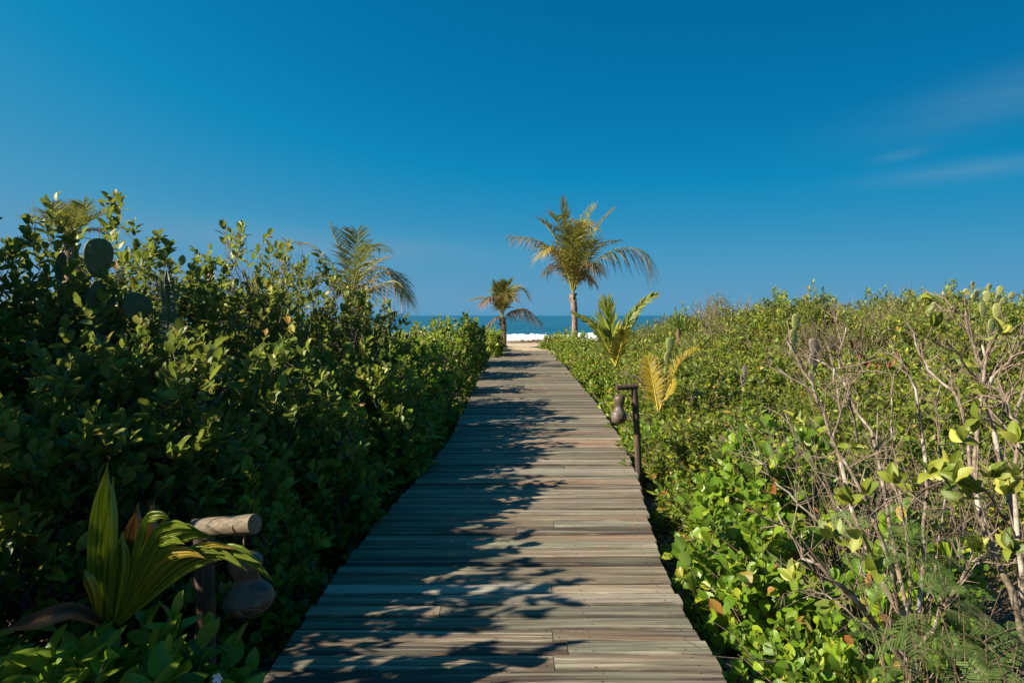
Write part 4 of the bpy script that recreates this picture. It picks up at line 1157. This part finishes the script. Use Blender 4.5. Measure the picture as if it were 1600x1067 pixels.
bare_shrub('thick stemmed bare shrub with broad leaves at the right picture edge', b2, [
    ([(1600, 1050, 2.9), (1595, 957, 2.9), (1553, 866, 2.95), (1529, 790, 3.0), (1528, 686, 3.1), (1532, 595, 3.15), (1535, 540, 3.2)], .026, .009),
    ([(1600, 1045, 2.95), (1590, 830, 3.1), (1551, 670, 3.2), (1538, 582, 3.25), (1528, 549, 3.3), (1509, 501, 3.3), (1487, 480, 3.3)], .023, .008),
    ([(1535, 620, 3.15), (1560, 580, 3.1), (1590, 555, 3.05), (1625, 545, 3.0)], .014, .007),
    ([(1560, 880, 2.95), (1520, 740, 3.2), (1499, 627, 3.3), (1463, 592, 3.4), (1440, 559, 3.45), (1428, 520, 3.5)], .016, .007),
    ([(1600, 920, 2.8), (1585, 760, 2.9), (1592, 640, 2.95), (1615, 570, 3.0)], .018, .008),
    ([(1551, 670, 3.2), (1530, 600, 3.0), (1500, 560, 2.95), (1478, 530, 2.9)], .010, .006),
    ([(1590, 860, 2.9), (1545, 775, 2.7), (1490, 745, 2.6), (1440, 765, 2.55), (1385, 780, 2.5)], .008, .004),
    ([(1640, 900, 2.6), (1612, 740, 2.7), (1580, 650, 2.75), (1562, 600, 2.8)], .017, .008),
], 22, .02, [(1480, 742, 2.6), (1505, 690, 2.6), (1492, 752, 2.55), (1550, 745, 2.55), (1575, 770, 2.5), (1590, 745, 2.5), (1590, 690, 2.6), (1520, 770, 2.6), (1580, 860, 2.5), (1530, 860, 2.6), (1490, 730, 2.65)], 40)
# thin dead stems between the foreground shrubs and the thicket
r = np.random.default_rng(31)
for i, (px, py, Y, n, lab) in enumerate([
        (1330, 900, 4.4, 40, 'thicket of thin grey dead stems behind the tall bare shrub'),
        (1500, 880, 4.2, 40, 'thin grey dead stems behind the thick stemmed bare shrub'),
        (1240, 850, 4.9, 28, 'thin brown dead stems behind the large leaved shrub'),
        (1420, 1010, 3.3, 30, 'tangle of dry sticks at the foot of the tall bare shrub'),
        (1590, 800, 4.8, 18, 'thin dead stems rising at the right picture edge')]):
    b = P_(px, py, Y); b[2] = float(ground_z(b[0], Y))
    tips = [b + np.array((r.normal() * .42, r.normal() * .3, r.uniform(.4, 1.15) * (.6 if i == 3 else 1))) for _ in range(n)]
    twig_plant(lab, b, tips, .0055, 50 + i, forks=5, sub=.28)

# ------------------------------------------------------------------ feathery mimosa
def feather_mesh(seed):
    r = np.random.default_rng(seed); mb = MB(); L = .2
    pts = spline([(0, 0, 0), (.02, L * .5, .03), (.0, L, .0)], 10); mb.tube(pts, np.linspace(.002, .0008, 10), 3, 1, cap=False)
    for s in np.linspace(.25, 1, 6):
        p = np.array([np.interp(s, np.linspace(0, 1, 10), pts[:, k]) for k in range(3)])
        for sg in (-1, 1):
            d = unit(np.array((sg * .9, .55, .08))); pl = .085 * (1.1 - .35 * abs(s - .6)); q = np.linspace(.12, 1, 11)
            tip = p + d * pl; mb.tube([p, tip], [.0009, .0005], 3, 1, cap=False)
            for t in q:
                c = p + d * pl * t - UP * .012 * t * t
                for s2 in (-1, 1):
                    e = unit(np.cross(d, UP) * s2 + d * .5); w = unit(np.cross(e, UP)) * .0032; le = .017 * (1.1 - .4 * t)
                    k = r.random(); mb.add([c - w * .6, c + e * le * .5 - w, c + e * le, c + e * le * .5 + w], [(0, 1, 2, 3)], None, [(0, 0, k), (1, .5, k), (0, 1, k), (1, .5, k)])
    o = mb.build('frond', [M['leaf_feather'], M['bark_brown']]); me = o.data; bpy.data.objects.remove(o); return me
FM = [feather_mesh(1), feather_mesh(2)]
def mimosa(label, base, spots, seed):
    root = empty('mimosa_plant', base, label, 'plant'); r = np.random.default_rng(seed); b = np.asarray(base, float)
    for q in spots:
        p = P_(*q) - b; mid = p * .5 + r.normal(size=3) * .05; pts = spline([np.zeros(3), mid, p], 8)
        mb = MB(); mb.tube(pts, np.linspace(.005, .002, 8), 4); mb.build('stem', M['bark_brown'], root)
        for k in range(4):
            o = bpy.data.objects.new('frond', FM[k % 2]); COL.objects.link(o); o.parent = root; t = pts[7 - k % 4]
            o.location = t; o.rotation_euler = (r.normal() * .35 - .15, r.normal() * .35, r.random() * 6.28); o.scale = (r.uniform(.5, .8),) * 3
b = P_(1440, 1000, 2.75); b[2] = float(ground_z(b[0], 2.75))
mimosa('feathery green mimosa growing through the bare shrub in the right foreground', b, [(1405, 820, 2.7), (1450, 815, 2.75), (1490, 830, 2.7), (1430, 855, 2.65), (1405, 865, 2.7), (1475, 870, 2.7), (1420, 920, 2.6), (1460, 930, 2.6), (1500, 850, 2.75), (1270, 745, 3.4), (1330, 740, 3.3)], 3)
b = P_(1575, 1060, 2.4); b[2] = float(ground_z(b[0], 2.4))
mimosa('feathery mimosa sprays in the bottom right corner', b, [(1540, 960, 2.4), (1575, 970, 2.45), (1590, 1000, 2.35), (1555, 1020, 2.3), (1590, 1045, 2.3), (1470, 990, 2.45), (1505, 955, 2.5)], 4)
# withered red leaves
Y = 4.6; b = P_(1350, 560, Y); root = empty('withered_spray', b, 'withered dark red leaf spray hanging above the bare branches', 'dead leaves'); r = np.random.default_rng(6)
mb = MB(); path = [P_(x, y_, Y) - b for x, y_ in ((1330, 530), (1341, 545), (1352, 560), (1372, 568), (1392, 565), (1402, 550))]; mb.tube(spline(path, 14), .004, 4); mb.build('stem', M['bark_brown'], root)
sp = spline(path, 15); D = unit(r.normal(size=(15, 3)) * .5 - UP); N = unit(np.cross(D, unit(r.normal(size=(15, 3))))); Lf = r.uniform(.04, .07, 15)
leaf_objects(r, root, np.zeros(3), 'lance', M['leaf_red'], sp, D, N, Lf, Lf * .4)

# ------------------------------------------------------------------ left foreground: fan leaved seedling palm, broad leaved creeper, flower
def blade(parent, ctrl, width, seed, mat, rows=14, cols=13, split=0., notch=.16, pleat=.015, taper=1., yawdir=None):
    """an undivided pleated palm leaf along a curve"""
    r = np.random.default_rng(seed); pts = spline(ctrl, rows); T = unit(np.gradient(pts, axis=0)); ref = np.array(yawdir if yawdir is not None else (-.25, -1, 0.1))
    S = unit(np.cross(T, ref)); N = np.cross(S, T); V, A = [], []
    for i in range(rows):
        s = i / (rows - 1); w = width / 2 * (math.sin(math.pi * min(1, .10 + .62 * s ** .9)) ** 1.1) * (1 if s < .6 else 1 - taper * ((s - .6) / .4) ** 1.6 * .93)
        for j in range(cols):
            u = 2 * j / (cols - 1) - 1; jag = (r.random() - .5) * .5 * notch if s > .85 else 0
            V.append(pts[i] + S[i] * w * u + N[i] * (pleat * (1 if j % 2 else -1) * min(1, w / (width * .3)) + abs(u) * w * .35 * (1 - split)) + T[i] * (-abs(u) * notch * s * np.linalg.norm(pts[-1] - pts[0]) * .35 + jag * .1))
            A.append((u, s, .45 + .25 * math.sin(j * 2.1 + seed)))
    i = np.arange(rows - 1)[:, None] * cols; j = np.arange(cols - 1)[None]
    mb = MB(); mb.add(V, np.stack([i + j, i + j + 1, i + cols + j + 1, i + cols + j], -1).reshape(-1, 4), None, A)
    return mb.build('blade', mat, parent, smooth=False)
Yb = 2.55
b = P_(170, 950, Yb); b[2] = float(ground_z(b[0], Yb)); L_ = lambda *p: P_(*p) - b
root = empty('fan_palm_seedling', b, 'young palm with tall pleated fan leaves beside the near gourd lantern', 'palm')
blade(root, [L_(160, 970, Yb), L_(158, 900, Yb), L_(164, 800, Yb + .02), L_(168, 722, Yb + .05)], .10, 1, M['palm_blade'])
o = blade(root, [L_(178, 960, Yb + .05), L_(196, 890, Yb + .1), L_(212, 830, Yb + .12), L_(216, 785, Yb + .15)], .085, 2, M['palm_blade_spoilt']); tag(o, 'browned blotchy blade')
o = blade(root, [L_(190, 960, Yb + .05), L_(210, 890, Yb + .1), L_(232, 830, Yb + .12), L_(241, 782, Yb + .15)], .10, 3, M['palm_blade_spoilt']); tag(o, 'browned blotchy blade')
blade(root, [L_(166, 968, Yb - .02), L_(168, 900, Yb), L_(173, 820, Yb), L_(177, 745, Yb + .03)], .065, 10, M['palm_blade'])
blade(root, [L_(188, 965, Yb - .02), L_(205, 910, Yb), L_(238, 850, Yb), L_(264, 800, Yb)], .05, 4, M['palm_blade'])
for q in range(11):
    f = q / 10; r_ = np.random.default_rng(300 + q)
    dx = r_.normal() * 6; tipx, tipy = [(432, 912), (408, 880), (388, 892), (372, 858), (352, 866), (340, 842), (322, 872), (318, 832), (300, 826), (290, 850), (268, 812)][q]
    midx, midy = 190 + (tipx - 190) * .42, 972 - (972 - min(tipy, 862)) * (.78 + .12 * f)
    m2x, m2y = 190 + (tipx - 190) * .74, min(tipy, 868) - 6
    blade(root, [L_(186 + dx * .4, 974, Yb - .05), L_(midx, midy, Yb - .08 - .02 * r_.random()), L_(m2x, m2y, Yb - .12), L_(tipx, tipy, Yb - .15 + .03 * r_.normal())], r_.uniform(.028, .046) if q else .055, 15 + q,
          M['palm_blade' if q not in (3, 6) else 'palm_yellow'], rows=18, cols=7, pleat=.005, notch=.05, yawdir=(-.1, -.85, .45))
blade(root, [L_(180, 968, Yb - .05), L_(186, 920, Yb - .08), L_(192, 870, Yb - .1), L_(190, 830, Yb - .1)], .055, 7, M['palm_blade'])
blade(root, [L_(155, 968, Yb - .05), L_(150, 930, Yb - .1), L_(140, 905, Yb - .12), L_(131, 890, Yb - .12)], .03, 8, M['palm_yellow'])
o = blade(root, [L_(160, 975, Yb - .1), L_(115, 955, Yb - .15), L_(60, 970, Yb - .2), L_(0, 985, Yb - .2)], .06, 9, M['palm_dead'], yawdir=(0, -.6, .8)); tag(o, 'dead brown drooping blade')
shrub('broad_leaved_creeper', 'clump of large smooth oval leaves in the bottom left corner', 'plant', (P_(150, 1060, 2.4)[0], 2.42, None), (.52, .30, .80), 110, 'oval', .125, .082, M['leaf_broad'], M['bark_brown'], k=5, twig=.2, seed=201, n_obj=300, n_stems=6, low=.1, up=.6)
shrub('broad_leaved_creeper', 'sprawling smooth leaved plant at the foot of the near lantern post', 'plant', (P_(285, 1040, 2.55)[0], 2.55, None), (.36, .22, .76), 90, 'oval', .10, .058, M['leaf_broad'], M['bark_brown'], k=5, twig=.2, seed=202, n_obj=300, n_stems=5, low=.1, up=.6)
shrub('oval_leaved_shrub', 'pale leaved sprig at the left picture edge beside the fan palm', 'shrub', (P_(0, 960, 2.6)[0] - .12, 2.62, None), (.34, .3, .75), 40, seed=203, n_obj=200, n_stems=4, **{**OV, 'leafL': .10, 'leafW': .05})
pf = P_(341, 1058, 2.35); root = empty('white_flower', pf, 'small pale blue white flower low beside the near boards', 'flower')
for k in range(5):
    mb = MB(); a = k * 1.257; d = np.array((math.cos(a), -.35, math.sin(a))); d = unit(d); sd_ = unit(np.cross(d, (0, 1, 0.2)))
    V = [np.zeros(3), d * .010 - sd_ * .007, d * .010 + sd_ * .007, d * .018 - sd_ * .006, d * .018 + sd_ * .006, d * .021]
    mb.add(V, [(1, 2, 4, 3)], [(0, 2, 1), (3, 4, 5)]); mb.build('petal', M['petal'], root)
mb = MB(); mb.tube([(0, .0, 0), (.01, .03, -.1), (0.02, .05, -.35)], .002, 4); mb.build('stem', M['rachis'], root)

# ------------------------------------------------------------------ gourd lanterns
def gourd(parent, c, h, w, tilt, open_=True, seed=0):
    """hollow double-bellied gourd, a window cut in its far side"""
    mb = MB(); ns, nr = 30, 36; t = np.linspace(0, 1, ns)
    z = [0, .02, .10, .24, .40, .50, .60, .72, .86, .95, 1.0]; q = [.06, .30, .78, 1.0, .86, .56, .47, .60, .68, .48, .05]
    rad = np.interp(np.linspace(0, 1, 200), z, q); k = np.hanning(17); k /= k.sum(); rad = np.convolve(np.pad(rad, 8, 'edge'), k, 'valid')
    rad = np.interp(t, np.linspace(0, 1, 200), rad); rad[0] = .05; rad[-1] = .04
    Rm = np.array(Matrix.Rotation(tilt, 3, 'Y'))
    V = []
    for i in range(ns):
        for j in range(nr):
            a = 2 * math.pi * j / nr; rr = rad[i] * w / 2 * (1 + .03 * math.sin(2 * a + seed))
            V.append((rr * math.cos(a), rr * math.sin(a), (t[i] - 1) * h))
    V = np.array(V) @ Rm.T + c
    Q = []
    for i in range(ns - 1):
        for j in range(nr):
            a = (2 * math.pi * (j + .5) / nr) % (2 * math.pi)
            if open_ and .16 < t[i] < .9 and 2.35 < a < 3.65: continue       # the window looks away to the left
            Q.append((i * nr + j, i * nr + (j + 1) % nr, (i + 1) * nr + (j + 1) % nr, (i + 1) * nr + j))
    mb.add(V, Q); o = mb.build('gourd_shade', M['gourd'], parent)
    so_ = o.modifiers.new('shell', 'SOLIDIFY'); so_.thickness = .009; so_.offset = -1
    return o
def lantern(label, post_bot, post_top, arm_end, r_post, r_arm, gh, gw, tilt, open_, seed, drop, armmat):
    root = empty('gourd_lantern', post_bot, label, 'lantern'); b = np.asarray(post_bot, float); l = lambda p: np.asarray(p, float) - b
    mb = MB(); mb.tube(spline([l(post_bot), l((np.asarray(post_bot) + post_top) / 2) + (.008, 0, 0), l(post_top)], 12), np.linspace(r_post * 1.05, r_post, 12), 14); mb.build('post', M['log_dark'], root)
    d = unit(np.asarray(arm_end) - post_top); mb = MB(); st = np.asarray(post_top) - d * r_post * 1.1 + UP * r_arm * .95
    mb.tube([l(st), l(st + (arm_end - st) * .5 + UP * r_arm * .45), l(np.asarray(arm_end) + UP * r_arm * .95)], r_arm, 14); mb.build('arm', armmat, root)
    hang = np.asarray(arm_end) - d * r_arm * 1.4; g0 = hang - UP * drop
    mb = MB(); mb.tube([l(hang + UP * r_arm * .1), l(g0 + UP * -.01)], .0035, 5); mb.build('cord', M['twine'], root)
    g = gourd(root, l(g0), gh, gw, tilt, open_, seed)
    return root, g, l(g0)
Yl = 2.85
top = P_(318, 838, Yl); bot = np.array((top[0], Yl, float(ground_z(top[0], Yl)))); end = P_(398, 833, Yl - .1)
root, g, gp = lantern('near gourd lantern with pale log arm hanging over the left edge of the boards', bot, top, end, .041, .040, .262, .205, -.10, True, 1, .07, M['log'])
mb = MB(); c = gp + np.array((.02, -.10, -.205))
for a in np.linspace(0, 5.5, 6): mb.tube([c, c + np.array((math.cos(a) * .014, -.004, math.sin(a) * .014))], .0014, 3)
mb.tube(spline([c, c + (.05, .0, .012), c + (.085, .03, -.008), c + (.05, .0, -.022), c], 14), .0011, 3); mb.build('twine_knot', M['twine'], g)
Yl = 6.65
top = P_(991, 608, Yl); bot = P_(999, 765, Yl); bot[2] = float(ground_z(bot[0], Yl)); end = P_(963, 610, Yl - .05)
lantern('far gourd lantern with dark bent post in the gap beside the right board edge', bot, top, end, .031, .027, .30, .158, .06, False, 2, .035, M['log_dark'])

# ------------------------------------------------------------------ small things
r = np.random.default_rng(91)
o = bpy.data.objects.new('fallen_leaf', leaf_meshes('oval', M['leaf_dry'])[3]); COL.objects.link(o)
yl = 8.9; o.location = (P_(873, 652, yl)[0], yl, float(deck_z(yl)) + .012); o.scale = (.045, .075, .075); o.rotation_euler = (.1, .12, 1.2)
tag(o, 'single dry leaf lying on the sunlit boards left of the far lantern', 'leaf')
# litter of dry leaves and sticks on the soil
mb = MB(); n = 5200; X = r.uniform(1.0, 4.2, n); Yv = r.uniform(2.0, 6.5, n); lft = r.random(n) < .4; X = np.where(lft, r.uniform(-3.2, -1.05, n), X)
Z = ground_z(X, Yv) + r.uniform(.004, .03, n); P = np.stack([X, Yv, Z], -1); a = r.random(n) * 6.28
D = unit(np.stack([np.cos(a), np.sin(a), r.normal(size=n) * .25], -1)); N = unit(UP + r.normal(size=(n, 3)) * .35); N = unit(N - D * (N * D).sum(-1, keepdims=True)); L = r.uniform(.04, .09, n)
T = tpl('oval', 'mid'); add_leaves(mb, T, leaf_verts(T, P, D, N, L, L * .55, r.uniform(.1, .9, n), r.normal(.1, .25, n)), r.random(n))
n = 2600; X = np.where(r.random(n) < .3, r.uniform(-3., -1.05, n), r.uniform(1.05, 4.2, n)); Yv = r.uniform(2., 6.5, n); S = np.stack([X, Yv, ground_z(X, Yv) + r.uniform(.0, .06, n)], -1)
d = r.normal(size=(n, 3)); d[:, 2] = np.abs(d[:, 2]) * .3; E = S + unit(d) * r.uniform(.08, .4, n)[:, None]
twig_sticks(mb, S, E, r.uniform(.0015, .005, n), np.full(n, .0012), r.random(n), 1)
tag(mb.build('leaf_litter', [M['leaf_dry'], M['bark_twig']]), 'dry brown leaves and sticks littering the soil under the shrubs', None, None, 'stuff')
# dark line of dry weed and brush on the crest of the sand
mb = MB(); n = 1500; X = r.uniform(-3.5, 5.5, n); Yv = 31.6 + r.normal(size=n) * .35; S = np.stack([X, Yv, ground_z(X, Yv) - .02], -1)
E = S + unit(r.normal(size=(n, 3)) * (1, .6, .35) + UP * .35) * (r.uniform(.1, .34, n) * (.8 + .5 * np.sin(X * 2.1)))[:, None]
twig_sticks(mb, S, E, r.uniform(.006, .014, n), np.full(n, .004), r.random(n))
tag(mb.build('dry_brush', M['bark_brown']), 'dark line of dry brush along the top of the sand', None, None, 'stuff')
